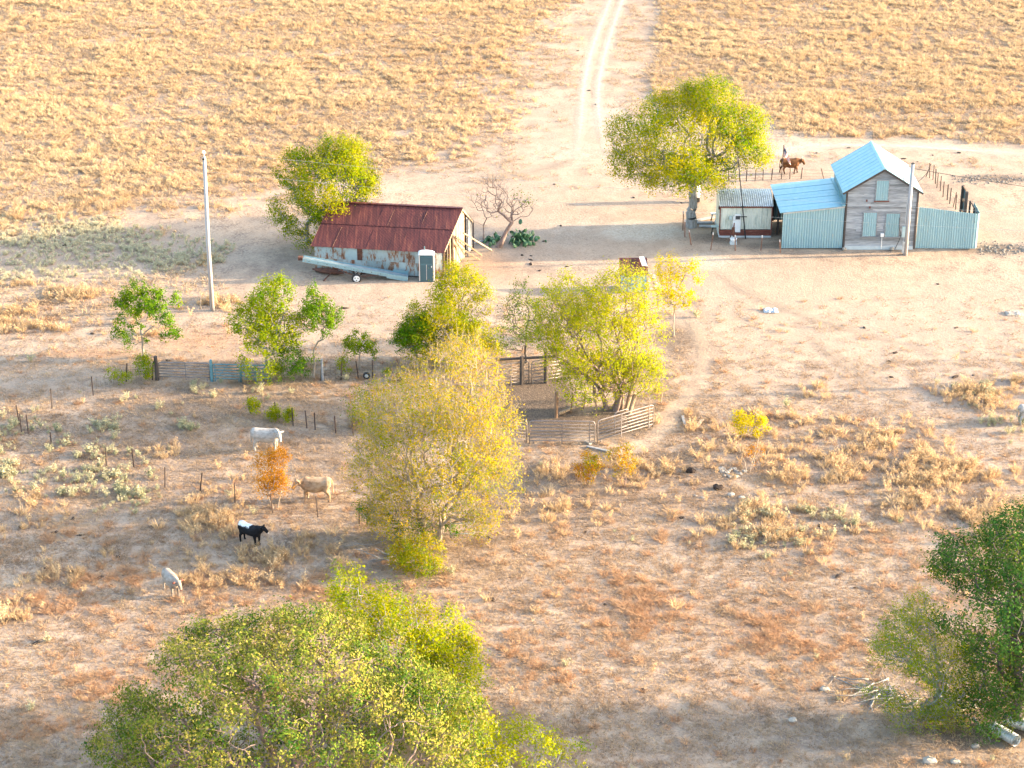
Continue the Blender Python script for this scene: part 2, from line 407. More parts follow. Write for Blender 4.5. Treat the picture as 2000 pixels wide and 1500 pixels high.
def ground_material():
    m = bpy.data.materials.new('dry_earth'); m.use_nodes = True
    t = m.node_tree; N = t.nodes; L = t.links; b = N['Principled BSDF']
    b.inputs['Roughness'].default_value = 1.0; b.inputs['Specular IOR Level'].default_value = 0.1
    tc = N.new('ShaderNodeTexCoord')
    def noise(sc, det=4, stretch=(1, 1, 1), rough=.6):
        mp = N.new('ShaderNodeMapping'); mp.inputs['Scale'].default_value = stretch
        n = N.new('ShaderNodeTexNoise'); n.inputs['Scale'].default_value = sc; n.inputs['Detail'].default_value = det; n.inputs['Roughness'].default_value = rough
        L.new(tc.outputs['Object'], mp.inputs[0]); L.new(mp.outputs[0], n.inputs['Vector']); return n.outputs['Fac']
    def attr(nm):
        a = N.new('ShaderNodeAttribute'); a.attribute_name = nm; return a.outputs['Fac']
    def mth(op, a, b_, c=None):
        n = N.new('ShaderNodeMath'); n.operation = op
        for i, q in enumerate((a, b_, c)):
            if q is None: continue
            if isinstance(q, (int, float)): n.inputs[i].default_value = q
            else: L.new(q, n.inputs[i])
        return n.outputs[0]
    def rng(v, a, b_, lo=0, hi=1):
        n = N.new('ShaderNodeMapRange'); n.interpolation_type = 'SMOOTHSTEP'
        n.inputs['From Min'].default_value = a; n.inputs['From Max'].default_value = b_; n.inputs['To Min'].default_value = lo; n.inputs['To Max'].default_value = hi
        L.new(v, n.inputs['Value']); return n.outputs[0]
    def mix(f, a, b_):
        n = N.new('ShaderNodeMix'); n.data_type = 'RGBA'
        if isinstance(f, float): n.inputs['Factor'].default_value = f
        else: L.new(f, n.inputs['Factor'])
        for s_in, q in ((n.inputs[6], a), (n.inputs[7], b_)):
            if isinstance(q, tuple): s_in.default_value = (*q, 1)
            else: L.new(q, s_in)
        return n.outputs[2]
    big, mid, fine, grain = noise(.12, 5), noise(.8, 5, (1, .7, 1)), noise(5.5, 4), noise(17, 3)
    # litter and stubble over brown earth
    base = mix(rng(mid, .38, .62), (.255, .185, .138), (.42, .31, .22))
    base = mix(rng(fine, .42, .62), base, mix(rng(big, .35, .65), (.31, .23, .172), (.46, .35, .255)))
    # mauve soil between the field grasses
    soil = mix(rng(fine, .35, .65), (.39, .275, .19), (.49, .36, .26))
    base = mix(mth('MULTIPLY', attr('grassy'), .8), base, soil)
    # trodden yard earth
    yardc = mix(rng(mid, .3, .7), (.34, .25, .185), (.43, .325, .242))
    yardc = mix(rng(grain, .52, .7, 0, .55), yardc, (.29, .20, .135))
    yardc = mix(rng(noise(1.7, 5, (1, .5, 1)), .55, .72, 0, .6), yardc, (.27, .19, .13))
    yardc = mix(rng(noise(.33, 5, (1, 1.6, 1), .7), .42, .62, 0, .75), yardc, mix(rng(fine, .35, .65), (.27, .205, .155), (.40, .31, .235)))
    yf = rng(mth('ADD', attr('yard'), mth('MULTIPLY_ADD', mid, .9, -.45)), .25, .75)
    base = mix(yf, base, yardc)
    rf = rng(mth('ADD', attr('red'), mth('MULTIPLY_ADD', mid, .8, -.4)), .25, .9, 0, .75)
    base = mix(rf, base, mix(rng(fine, .35, .65), (.36, .20, .12), (.46, .275, .165)))
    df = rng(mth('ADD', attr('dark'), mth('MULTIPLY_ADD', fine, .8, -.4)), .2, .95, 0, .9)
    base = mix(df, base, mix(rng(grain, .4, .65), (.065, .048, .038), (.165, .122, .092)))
    pf = rng(mth('ADD', attr('pale'), mth('MULTIPLY_ADD', noise(1.2, 5), .8, -.4)), .2, .8)
    base = mix(pf, base, mix(rng(fine, .35, .7), (.40, .325, .25), (.50, .42, .34)))
    # fine dark specks: twigs, droppings, clods
    base = mix(rng(noise(7.5, 3, (1, .8, 1), .75), .55, .68, 0, .55), base, (.13, .09, .065))
    base = mix(rng(noise(13, 2, (1, .8, 1), .8), .57, .68, 0, .5), base, (.52, .40, .28))
    base = mix(rng(noise(3.1, 3), .68, .74, 0, .7), base, (.075, .058, .05))
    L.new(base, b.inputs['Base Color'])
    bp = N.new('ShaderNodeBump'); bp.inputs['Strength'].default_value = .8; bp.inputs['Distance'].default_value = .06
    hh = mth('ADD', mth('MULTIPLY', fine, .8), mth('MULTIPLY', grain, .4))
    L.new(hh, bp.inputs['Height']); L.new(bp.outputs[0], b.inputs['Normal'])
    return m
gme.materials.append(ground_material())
go = bpy.data.objects.new('ground', gme); COL.objects.link(go); tag(go, 'dry tan pasture ground of trodden earth and stubble', None, kind='structure')

# worn wheel ruts and paths: thin sheets whose ragged edges thin out
def rut_material(name, c0, c1, soft):
    m = bpy.data.materials.new(name); m.use_nodes = True
    t = m.node_tree; N = t.nodes; L = t.links; b = N['Principled BSDF']
    b.inputs['Roughness'].default_value = 1; b.inputs['Specular IOR Level'].default_value = .1
    tc = N.new('ShaderNodeTexCoord'); n = N.new('ShaderNodeTexNoise'); n.inputs['Scale'].default_value = 2.2; n.inputs['Detail'].default_value = 6; n.inputs['Roughness'].default_value = .7
    L.new(tc.outputs['Object'], n.inputs['Vector'])
    mx = N.new('ShaderNodeMix'); mx.data_type = 'RGBA'; mx.inputs[6].default_value = (*c0, 1); mx.inputs[7].default_value = (*c1, 1)
    L.new(n.outputs['Fac'], mx.inputs['Factor']); L.new(mx.outputs[2], b.inputs['Base Color'])
    a = N.new('ShaderNodeAttribute'); a.attribute_name = 'core'
    ad = N.new('ShaderNodeMath'); ad.operation = 'ADD'; L.new(a.outputs['Fac'], ad.inputs[0]); L.new(n.outputs['Fac'], ad.inputs[1])
    mr = N.new('ShaderNodeMapRange'); mr.inputs['From Min'].default_value = .75; mr.inputs['From Max'].default_value = .75 + soft; L.new(ad.outputs[0], mr.inputs['Value'])
    L.new(mr.outputs[0], b.inputs['Alpha'])
    return m
def strip(name, label, pts, width, mat, dz):
    pw = [G(*p) for p in pts]; P = []
    for a, b in zip(pw[:-1], pw[1:]):
        k = max(2, int((b - a).length / 1.0))
        P += [a.lerp(b, i / k) for i in range(k)]
    P.append(pw[-1])
    for _ in range(6):
        P = [P[0]] + [(P[i - 1] + P[i] * 2 + P[i + 1]) / 4 for i in range(1, len(P) - 1)] + [P[-1]]
    V, Fc, core = [], [], []; nc = 7
    for i, p in enumerate(P):
        t = (P[min(i + 1, len(P) - 1)] - P[max(i - 1, 0)]).normalized(); nrm = Vector((-t.y, t.x, 0))
        fade = min(1, i / 4, (len(P) - 1 - i) / 18)
        for k in range(nc):
            u = k / (nc - 1) * 2 - 1
            q = p + nrm * u * width / 2
            V.append((q.x, q.y, hgt(q.x, q.y) + .03 + dz)); core.append((1 - abs(u)) * fade)
    for i in range(len(P) - 1):
        for k in range(nc - 1):
            a = i * nc + k; Fc.append((a, a + 1, a + 1 + nc, a + nc))
    me = mesh_np(name, V, Fc, mat, True); fattr(me, 'core', core)
    o = bpy.data.objects.new(name, me); COL.objects.link(o); tag(o, label, None, kind='structure')
chalk = rut_material('chalky_rut', (.50, .42, .33), (.62, .55, .46), 1.15)
dusty = rut_material('dusty_path', (.33, .25, .185), (.44, .36, .28), 1.3)
strip('dirt_track', 'chalky left wheel rut of the straight farm track', RUT_L, 1.75, chalk, .004)
strip('dirt_track', 'chalky right wheel rut of the straight farm track', RUT_R, 1.6, chalk, .008)
strip('dirt_track', 'pale dirt road running behind the blue roofed house', EAST_RD, 3.0, chalk, .004)
strip('cattle_path', 'narrow cattle path curving past the corral', CPATH, 1.3, dusty, .004)
strip('cattle_path', 'faint cattle path crossing the bare yard to the right', CPATH2, 2.2, dusty, .004)
strip('dirt_track', 'faint worn track curving from the yard behind the barn', [(1150, 300), (1080, 330), (1000, 345), (920, 352), (850, 362), (790, 380), (760, 395)], 2.6, dusty, .006)
strip('dirt_track', 'faint wheel track crossing the bare yard before the house', [(1380, 520), (1460, 575), (1560, 615), (1680, 650), (1820, 690), (2030, 730)], 2.0, dusty, .007)
strip('dirt_track', 'pale worn road bending along the left wire fence', [(-80, 760), (60, 752), (180, 728), (280, 690), (360, 650), (420, 625)], 3.6, rut_material('lane_dust', (.40, .31, .235), (.50, .41, .32), 1.0), .005)

# ================================================================ GRASSES AND WEEDS (uncountable: stuff)
def blades(n, h, spread, wd, lean, curl=.3, tip=0.0, seed=0):
    r = np.random.default_rng(seed); V, Fc = [], []
    for i in range(n):
        a = r.random() * 6.283; rr = spread * math.sqrt(r.random())
        b = np.array([rr * math.cos(a), rr * math.sin(a), -.03])
        a2 = a + r.normal() * .7; ln = lean * (.3 + r.random()); hh = h * (.55 + .45 * r.random())
        out = np.array([math.cos(a2), math.sin(a2), 0])
        m_ = b + out * ln * hh * .35 + np.array([0, 0, hh * .6]); e = b + out * ln * hh * (1 + curl) + np.array([0, 0, hh])
        sd = r.random() * 6.283; sv_ = np.array([math.cos(sd), math.sin(sd), 0]) * wd * .5
        o = len(V); V += [b - sv_ * .6, b + sv_ * .6, m_ + sv_, m_ - sv_, e + sv_ * (tip + .15), e - sv_ * (tip + .15)]
        Fc += [(o, o + 1, o + 2, o + 3), (o + 3, o + 2, o + 4, o + 5)]
    return V, Fc
def weed(nst, h, spread, nleaf, ls, seed):
    r = np.random.default_rng(seed); V, Fc = blades(nst, h, .05, .02, spread / h, .1, 0, seed)
    V = list(V); Fc = list(Fc)
    for i in range(nst):
        e = (np.array(V[i * 6 + 4]) + np.array(V[i * 6 + 5])) / 2; b = (np.array(V[i * 6]) + np.array(V[i * 6 + 1])) / 2
        for k in range(nleaf):
            t = .35 + .7 * r.random(); p = b + (e - b) * t + r.normal(size=3) * h * .07
            u = r.normal(size=3); u /= np.linalg.norm(u); v = np.cross(u, r.normal(size=3)); v /= np.linalg.norm(v)
            o = len(V); s1 = ls * (.6 + .8 * r.random())
            V += [p - u * s1, p + v * s1 * .5, p + u * s1, p - v * s1 * .5]; Fc.append((o, o + 1, o + 2, o + 3))
    return V, Fc
def proto(name, vf, mat):
    me = mesh_np(name, np.array(vf[0]), np.array(vf[1]), mat)
    return bpy.data.objects.new(name, me)
def scatter(name, label, pts, tone, scl, protos, mat, sz=None):
    n = len(pts)
    z = hgt_np(pts[:, 0], pts[:, 1])
    me = bpy.data.meshes.new(name); me.vertices.add(n)
    me.vertices.foreach_set('co', np.column_stack([pts, z]).astype(np.float32).ravel())
    fattr(me, 'tone', tone); fattr(me, 'scl', scl); fattr(me, 'rz', RNG.random(n) * 6.283)
    ia = me.attributes.new('pick', 'INT', 'POINT'); ia.data.foreach_set('value', RNG.integers(0, len(protos), n).astype(np.int32))
    o = bpy.data.objects.new(name, me); COL.objects.link(o); tag(o, label, None, kind='stuff')
    ng = bpy.data.node_groups.new(name, 'GeometryNodeTree')
    ng.interface.new_socket('Geometry', in_out='INPUT', socket_type='NodeSocketGeometry'); ng.interface.new_socket('Geometry', in_out='OUTPUT', socket_type='NodeSocketGeometry')
    N = ng.nodes; L = ng.links; gi = N.new('NodeGroupInput'); gout = N.new('NodeGroupOutput')
    iop = N.new('GeometryNodeInstanceOnPoints'); g2i = N.new('GeometryNodeGeometryToInstance')
    for p in reversed(protos):
        oi = N.new('GeometryNodeObjectInfo'); oi.inputs['Object'].default_value = p
        L.new(oi.outputs['Geometry'], g2i.inputs[0])
    def na(nm, ty):
        a = N.new('GeometryNodeInputNamedAttribute'); a.data_type = ty; a.inputs[0].default_value = nm; return a.outputs[0]
    cb = N.new('ShaderNodeCombineXYZ'); L.new(na('rz', 'FLOAT'), cb.inputs[2])
    L.new(gi.outputs[0], iop.inputs['Points']); L.new(g2i.outputs[0], iop.inputs['Instance'])
    iop.inputs['Pick Instance'].default_value = True
    L.new(na('pick', 'INT'), iop.inputs['Instance Index']); L.new(cb.outputs[0], iop.inputs['Rotation']); L.new(na('scl', 'FLOAT'), iop.inputs['Scale'])
    L.new(iop.outputs[0], gout.inputs[0])
    md = o.modifiers.new('scatter', 'NODES'); md.node_group = ng
    return o
def rand_pts(n, x0, x1, y0, y1):
    return np.column_stack([RNG.uniform(x0, x1, n), RNG.uniform(y0, y1, n)])
def in_view(p, m=4.0):
    # wedge of land the photograph looks at, with a margin
    return np.abs(p[:, 0]) < p[:, 1] * .265 + m
# trodden places where nothing tall grows: around buildings, tracks
KEEP = poly_w([(1330, 250), (2000, 260), (2000, 500), (1330, 500)])
def not_on_tracks(p, wd=1.1):
    d = np.minimum(d_line(p[:, 0], p[:, 1], poly_w(RUT_L)), d_line(p[:, 0], p[:, 1], poly_w(RUT_R)))
    d = np.minimum(d, d_line(p[:, 0], p[:, 1], poly_w(EAST_RD)) - .9)
    d = np.minimum(d, d_line(p[:, 0], p[:, 1], poly_w(CPATH)) + .5)
    return d > wd

straws = [proto('straw_tuft', blades(46, .55, .30, .030, .55, .3, .3, 100 + i), M['g_straw']) for i in range(6)]
sages = [proto('sage_tuft', weed(14, .55, .26, 7, .055, 200 + i), M['g_sage']) for i in range(5)]
pales = [proto('silver_weed', weed(15, .65, .34, 9, .06, 300 + i), M['g_pale']) for i in range(5)]
rusts = [proto('rust_tuft', blades(54, .34, .24, .022, 1.0, .5, .3, 400 + i), M['g_rust']) for i in range(5)]
stubs = [proto('stubble_tuft', blades(16, .13, .22, .022, 1.0, .6, .3, 500 + i), M['g_stub']) for i in range(6)]
weeds = [proto('straw_weed', weed(9, .7, .22, 7, .05, 600 + i), M['g_straw']) for i in range(5)]

# far field straw
p = rand_pts(175000, -68, 68, 118, 236); p = p[in_view(p, 6)]
f_, s_, st_, yd_, pl_, rd_, dk_ = ground_masks(p[:, 0], p[:, 1])
n1 = vnoise(p[:, 0] * .4, p[:, 1], 7, 21, 4); n2 = vnoise(p[:, 0] * .6, p[:, 1], 3.2, 22, 3)
den = f_ * (.26 + .62 * sstep(.40, .66, .6 * n1 + .4 * n2))
k = (RNG.random(len(p)) < den) & not_on_tracks(p)
q = p[k]
scatter('straw_grass', 'pale yellow straw grass in shaggy clumps over the far field', q, np.clip(.25 + .9 * (n1[k] - .25) + RNG.normal(size=k.sum()) * .1, 0, .75), (.30 + .6 * RNG.random(len(q)) ** 1.5) * (.55 + .9 * n2[k]), straws + weeds[:2], None)
# short dry thatch filling the field between the clumps
k = (RNG.random(len(p)) < f_ * .40 + st_ * .2) & not_on_tracks(p); q = p[k]
scatter('field_thatch', 'short brownish thatch between the straw clumps of the far field', q, np.clip(.35 + RNG.random(len(q)) * .6, 0, 1), 1.5 + 1.5 * RNG.random(len(q)), stubs, None)
# thin short grass straying into the worn ground beside the track
edge = blob(p[:, 0], p[:, 1], [(1080, 60, 70, 90, 1), (1050, 160, 80, 70, 1), (960, 250, 90, 50, 1), (860, 310, 110, 30, .9), (1240, 80, 45, 90, 1), (1235, 180, 40, 50, 1), (1180, 130, 14, 120, .5), (640, 400, 120, 25, .7), (1180, 330, 120, 40, .4), (1000, 330, 120, 40, .5), (1900, 320, 160, 10, 1), (1600, 300, 120, 14, .5)]) * sstep(.35, .6, vnoise(p[:, 0], p[:, 1], 2.2, 91, 3))
k = (RNG.random(len(p)) < edge * .45 * (1 - f_)) & not_on_tracks(p, .6); q = p[k]
scatter('track_side_grass', 'thin short grass straying into the worn ground beside the track', q, np.clip(.2 + RNG.random(len(q)) * .7, 0, 1), .9 + 1.2 * RNG.random(len(q)), stubs, None)
# grey green band on the left and straw below it
p = rand_pts(26000, -62, -10, 118, 160); p = p[in_view(p, 5)]
f_, s_, st_, yd_, pl_, rd_, dk_ = ground_masks(p[:, 0], p[:, 1])
n1 = vnoise(p[:, 0] * .7, p[:, 1], 3.6, 41, 3)
k = RNG.random(len(p)) < s_ * (.30 + .65 * sstep(.40, .60, n1)); q = p[k]
scatter('sage_grass', 'grey green feathery weeds in a band on the left', q, np.clip(.25 + n1[k] * .7 + RNG.normal(size=k.sum()) * .15, 0, 1), .3 + .5 * RNG.random(len(q)), sages, None)
k = RNG.random(len(p)) < st_ * .55 * sstep(.44, .6, n1); q = p[k]
scatter('straw_weeds', 'straw coloured weeds in drifts above the red bank', q, RNG.random(len(q)) * .65, .5 + .6 * RNG.random(len(q)), straws + weeds[:3], None)

# pasture around and before the corral
p = rand_pts(230000, -38, 44, 70, 133); p = p[in_view(p, 3)]
X, Y = p[:, 0], p[:, 1]
n1 = vnoise(X, Y, 2.4, 51, 3); n3 = vnoise(X, Y, .9, 52, 2)
f_, s_, st_, yd_, pl_, rd_, dk_ = ground_masks(X, Y)
free = not_on_tracks(p) & ~in_poly(X, Y, poly_w([(940, 740), (1110, 740), (1260, 800), (1250, 850), (1160, 864), (960, 862)]))
thin = (1 - .8 * dk_) * (1 - .95 * yd_)
low = sstep(700, 780, 0 * X + 900) * np.where(Y < 122, 1.0, .35)
k = (RNG.random(len(p)) < (1 - .9 * yd_) * (1 - .55 * dk_) * (.25 + .6 * n3) * low) & free & (RNG.random(len(p)) < .6); q = p[k]
scatter('dry_stubble', 'short dry brown stubble over the near pasture', q, np.clip(n1[k] * .8 + RNG.normal(size=k.sum()) * .12, 0, 1), .6 + .8 * RNG.random(len(q)), stubs, None)
CREAM = [(1930, 775, 80, 22, 1), (1990, 765, 60, 20, 1), (1400, 860, 60, 40, .8), (1560, 860, 120, 40, 1), (1680, 880, 140, 45, .9), (1600, 930, 90, 25, .8), (1850, 935, 110, 32, 1), (1780, 900, 60, 30, .7), (1230, 920, 50, 35, .9), (1290, 930, 40, 30, .8), (1170, 930, 30, 20, .5), (1070, 925, 25, 15, .5), (1500, 1030, 90, 45, .7),
         (1870, 1000, 120, 35, .9), (410, 1000, 48, 55, 1), (530, 1085, 60, 25, .8), (600, 1070, 60, 35, .5), (655, 1095, 40, 15, .6), (560, 560, 40, 12, .0), (250, 640, 90, 20, .4), (430, 590, 35, 14, .9), (455, 560, 30, 10, .6), (1590, 765, 30, 14, .9), (120, 1110, 60, 30, .3), (330, 890, 30, 20, .4), (30, 1000, 60, 40, .5), (450, 1140, 120, 30, .35), (1330, 960, 60, 20, .4), (20, 1200, 60, 30, .4), (1120, 1000, 100, 30, .25)]
SAGE = [(50, 860, 80, 40, 1), (30, 920, 70, 35, .8), (180, 880, 70, 25, 1), (215, 910, 55, 25, .9), (190, 835, 50, 16, .9), (250, 850, 30, 10, .6), (140, 940, 50, 25, .7), (255, 960, 50, 25, .7), (370, 830, 22, 9, 1), (315, 880, 16, 8, .9), (1560, 1010, 100, 35, .45), (1480, 1060, 90, 40, .3), (1930, 775, 80, 22, .3), (440, 760, 90, 14, .35), (300, 780, 120, 20, .15), (1960, 840, 40, 20, .5)]
RUST = [(1230, 1165, 110, 40, .9), (1280, 1130, 60, 25, .8), (1330, 1210, 90, 40, .8), (1500, 1240, 110, 50, 1), (1560, 1190, 60, 25, .8), (1620, 1170, 50, 20, .6), (990, 1260, 70, 40, .8), (1050, 1290, 90, 40, .7), (1110, 1060, 110, 25, .5), (1280, 1070, 60, 20, .7), (470, 1165, 70, 35, .9), (560, 1180, 90, 40, .8), (390, 1130, 30, 18, 1), (200, 1120, 60, 30, .7), (130, 1190, 60, 30, .6), (10, 1180, 25, 30, .8), (240, 1250, 60, 40, .6), (230, 1330, 60, 30, .7), (90, 1430, 70, 20, .4), (340, 1050, 40, 25, .5), (450, 990, 40, 15, .6), (1750, 1090, 120, 40, .5), (1620, 1060, 60, 20, .3), (60, 1050, 80, 30, .4), (700, 1160, 60, 30, .6), (1400, 1290, 150, 25, .4), (800, 1170, 90, 30, .4), (560, 560, 1, 1, 0), (1440, 830, 90, 20, .4), (130, 860, 20, 6, .5)]
b1 = blob(X, Y, CREAM); k = (RNG.random(len(p)) < (b1 * (.12 + .88 * sstep(.42, .62, .6 * n1 + .4 * n3)) * .5 + .0012 * thin)) & free; q = p[k]
scatter('cream_weeds', 'cream dry weeds standing in drifts over the near pasture', q, np.clip(.1 + .55 * RNG.random(len(q)), 0, 1), .35 + .7 * RNG.random(len(q)) ** 1.4, weeds + straws[:4], None)
b2 = blob(X, Y, SAGE); k = (RNG.random(len(p)) < (b2 * (.10 + .90 * sstep(.46, .62, .6 * n1 + .4 * n3)) * .3 + .0005 * thin)) & free; q = p[k]
scatter('silver_weeds', 'silvery green leafy weeds scattered over the left pasture', q, np.clip(RNG.random(len(q)) * .8, 0, 1), .3 + .7 * RNG.random(len(q)) ** 1.4, pales, None)
b3 = blob(X, Y, [(a, b_, c * 1.45, d * 1.35, e) for a, b_, c, d, e in RUST]) * (.35 + .65 * sstep(.4, .62, vnoise(X, Y, 4.5, 77, 3))); k = (RNG.random(len(p)) < (b3 * (.06 + .94 * sstep(.46, .66, .5 * n1 + .5 * n3)) * .62 + .01 * thin)) & free; q = p[k]
scatter('rust_grass', 'rust coloured fine dry grass in low patches', q, np.clip(RNG.random(len(q)) * .8, 0, 1), .3 + .55 * RNG.random(len(q)) ** 1.4, rusts, None)

# ================================================================ TREES
def frusta(p0, p1, r0, r1, n):
    """many tapered tubes at once -> verts, quads"""
    d = p1 - p0; ln = np.linalg.norm(d, axis=1, keepdims=True) + 1e-9; t = d / ln
    up = np.where(np.abs(t[:, 2:3]) > .9, np.array([[1., 0, 0]]), np.array([[0, 0, 1.]]))
    a = np.cross(t, up); a /= np.linalg.norm(a, axis=1, keepdims=True); b = np.cross(t, a)
    m = len(p0); ang = np.arange(n) * 2 * np.pi / n
    ring = a[:, None, :] * np.cos(ang)[None, :, None] + b[:, None, :] * np.sin(ang)[None, :, None]
    v = np.concatenate([p0[:, None] + ring * r0[:, None, None], p1[:, None] + ring * r1[:, None, None]], 1).reshape(-1, 3)
    o = np.arange(m)[:, None] * 2 * n; k = np.arange(n)[None]
    k2 = (k + 1) % n
    f = np.stack([o + k, o + k2, o + k2 + n, o + k + n], -1).reshape(-1, 4)
    return v, f
def leaf_mesh(name, c, size, tone, mat, asp=.55, up=0.0, dirs=None, face=None):
    n = len(c)
    u = RNG.normal(size=(n, 3)); u[:, 2] += up
    if dirs is not None: u = u * .55 + dirs
    u /= np.linalg.norm(u, axis=1, keepdims=True)
    if face is not None:
        fn_ = face + RNG.normal(size=(n, 3)) * .45
        u = u - fn_ * (np.sum(u * fn_, 1, keepdims=True) / (np.sum(fn_ * fn_, 1, keepdims=True) + 1e-9)); u /= np.linalg.norm(u, axis=1, keepdims=True) + 1e-9
        v = np.cross(fn_, u)
    else: v = np.cross(u, RNG.normal(size=(n, 3)))
    v = v; v /= np.linalg.norm(v, axis=1, keepdims=True) + 1e-9
    s = size[:, None]
    V = np.stack([c - u * s * .5, c + v * s * asp * .5 + u * s * .05, c + u * s * .5, c - v * s * asp * .5 + u * s * .05], 1).reshape(-1, 3)
    me = mesh_np(name, V, np.arange(4 * n).reshape(-1, 4), mat)
    fattr(me, 'tone', tone, 'FACE')
    return me
def tree(name, label, base, crown, leaf, bark, cat='tree', group=None, n=500, lpt=40, ls=0.127, fork=1.5, tr=.22, spray=.5, sig=.22, bf=.25, gap=.45, stems=1, lean=(0, 0), twig=.007, shell=.5, tone0=.5, tvar=.3, by=None, asp=.62, zmin=.25, lup=.3, leafy=1.0, expo=.44, nspray=2, near=None):
    """base: pixel of the foot; crown: ellipsoids (px, py, rx, ry, depth offset, depth radius) seen at the foot's distance"""
    if len(base) == 3: B = Vector(base); B.z = hgt(B.x, B.y)
    else: B = at(*base)
    E = []
    for (px, py, rx, ry, dy, dr) in crown:
        c = W(px, py, B.y + dy); d = ray(px, py); s = CAM_F / ((B.y + dy) / d[1])
        E.append((np.array(c), np.array([rx / s, dr if dr else rx / s, ry / s / math.cos(CAM_P + math.atan((py - 750) / CAM_F))])))
    vol = np.array([e[1].prod() for e in E]) ** .8; vol /= vol.sum()
    pts = []
    for e, wv in zip(E, vol):
        m = int(n * wv * 2.2) + 6
        q = RNG.normal(size=(m, 3)); q /= np.linalg.norm(q, axis=1, keepdims=True)
        rr = RNG.random((m, 1)) ** (1 / 3 * (1 - shell) + .12 * shell)
        pts.append(e[0] + q * rr * e[1])
    pts = np.concatenate(pts)
    nz = vnoise(pts[:, 0] + pts[:, 2] * .7, pts[:, 1] * .8 + pts[:, 2] * .6, 1.7, int(abs(B.x) * 7 + B.y) % 97, 2)
    keep = (nz > np.quantile(nz, gap * .55)) & (pts[:, 2] > B.z + zmin)
    pts = pts[keep]; RNG.shuffle(pts); pts = pts[:n]
    cc = np.mean([e[0] for e in E], 0)
    # trunk(s)
    nodes, par, path = [], [], []
    for sidx in range(stems):
        a = sidx * 2.4 + .7; off = .0 if stems == 1 else tr * 1.6
        b0 = np.array([B.x + math.cos(a) * off, B.y + math.sin(a) * off, B.z - .15])
        st = max(2, int(fork / .45) + 1); last = -1
        tgt = np.array([lean[0] + (math.cos(a) * .35 * fork if stems > 1 else 0), lean[1] + (math.sin(a) * .35 * fork if stems > 1 else 0), fork])
        for i in range(st + 1):
            t = i / st
            nodes.append(b0 + tgt * t + (RNG.normal(size=3) * .04 * fork * .5 if 0 < i else 0) + np.array([0, 0, .15 * t])); par.append(last)
            path.append(0 if last < 0 else path[last] + np.linalg.norm(nodes[-1] - nodes[last])); last = len(nodes) - 1
    ntr = len(nodes); N_ = len(pts)
    best = np.full(N_, 1e9); bp = np.zeros(N_, int); todo = np.ones(N_, bool)
    def relax(j):
        c = np.linalg.norm(pts - nodes[j], axis=1) + bf * path[j]
        dz = pts[:, 2] - nodes[j][2]
        c = c + np.maximum(0, -dz) * .25
        mk = c < best; best[mk] = c[mk]; bp[mk] = j
    for j in range(ntr):
        if path[j] > fork * .55: relax(j)
    for _ in range(N_):
        i = int(np.argmin(np.where(todo, best, 1e12))); todo[i] = False
        nodes.append(pts[i]); par.append(int(bp[i])); path.append(path[bp[i]] + np.linalg.norm(pts[i] - nodes[bp[i]])); relax(len(nodes) - 1)
    P = np.array(nodes); par = np.array(par); T = len(P)
    cnt = np.ones(T)
    for i in range(T - 1, -1, -1):
        if par[i] >= 0: cnt[par[i]] += cnt[i]
    kids = np.zeros(T, int); np.add.at(kids, par[par >= 0], 1)
    rad = twig * cnt ** expo; rad *= np.where(rad > tr, 1, 1); rad = np.minimum(rad, tr)
    for i in range(ntr): rad[i] = max(rad[i], tr * (.8 + .5 * max(0, 1 - (P[i, 2] - B.z) / max(fork, .5)) ** 2) * (1 if stems == 1 else .8))
    ch = np.where(par >= 0)[0]
    mid = (P[ch] + P[par[ch]]) / 2 + RNG.normal(size=(len(ch), 3)) * np.linalg.norm(P[ch] - P[par[ch]], axis=1, keepdims=True) * .07
    mid[ch < ntr] = ((P[ch] + P[par[ch]]) / 2)[ch < ntr]
    rp = np.minimum(rad[par[ch]], rad[ch] * 1.35); rm = (rp + rad[ch]) / 2
    VV, FF, o = [], [], 0
    for thick in (True, False):
        mk = (rad[ch] > .045) == thick
        if not mk.any(): continue
        nn = 8 if thick else 3
        for a, b, r0, r1 in ((P[par[ch]][mk], mid[mk], rp[mk], rm[mk]), (mid[mk], P[ch][mk], rm[mk], rad[ch][mk])):
            v, f = frusta(a, b, r0, r1, nn); VV.append(v); FF.append(f + o); o += len(v)
    tips = np.where((kids == 0) | ((cnt <= 3) & (np.arange(T) >= ntr)))[0]
    tips = tips[tips >= ntr]
    # twig sprays at the tips
    dirs = P[tips] - P[par[tips]]; dirs /= np.linalg.norm(dirs, axis=1, keepdims=True) + 1e-9
    outw = P[tips] - cc; outw /= np.linalg.norm(outw, axis=1, keepdims=True) + 1e-9
    dirs = dirs * .5 + outw * .6 + np.array([0, 0, lup]) + RNG.normal(size=dirs.shape) * .3
    dirs /= np.linalg.norm(dirs, axis=1, keepdims=True)
    if spray > 0:
        for rep in range(nspray):
            dd = dirs + RNG.normal(size=dirs.shape) * .35
            v, f = frusta(P[tips], P[tips] + dd * spray * (.5 + .5 * RNG.random((len(tips), 1))), np.full(len(tips), twig * .8), np.full(len(tips), twig * .35), 3)
            VV.append(v); FF.append(f + o); o += len(v)
    root = thing(name, label, cat, B, 0, group)
    link(bpy.data.objects.new('trunk', mesh_np('trunk', np.concatenate(VV), np.concatenate(FF), bark, True)), root)
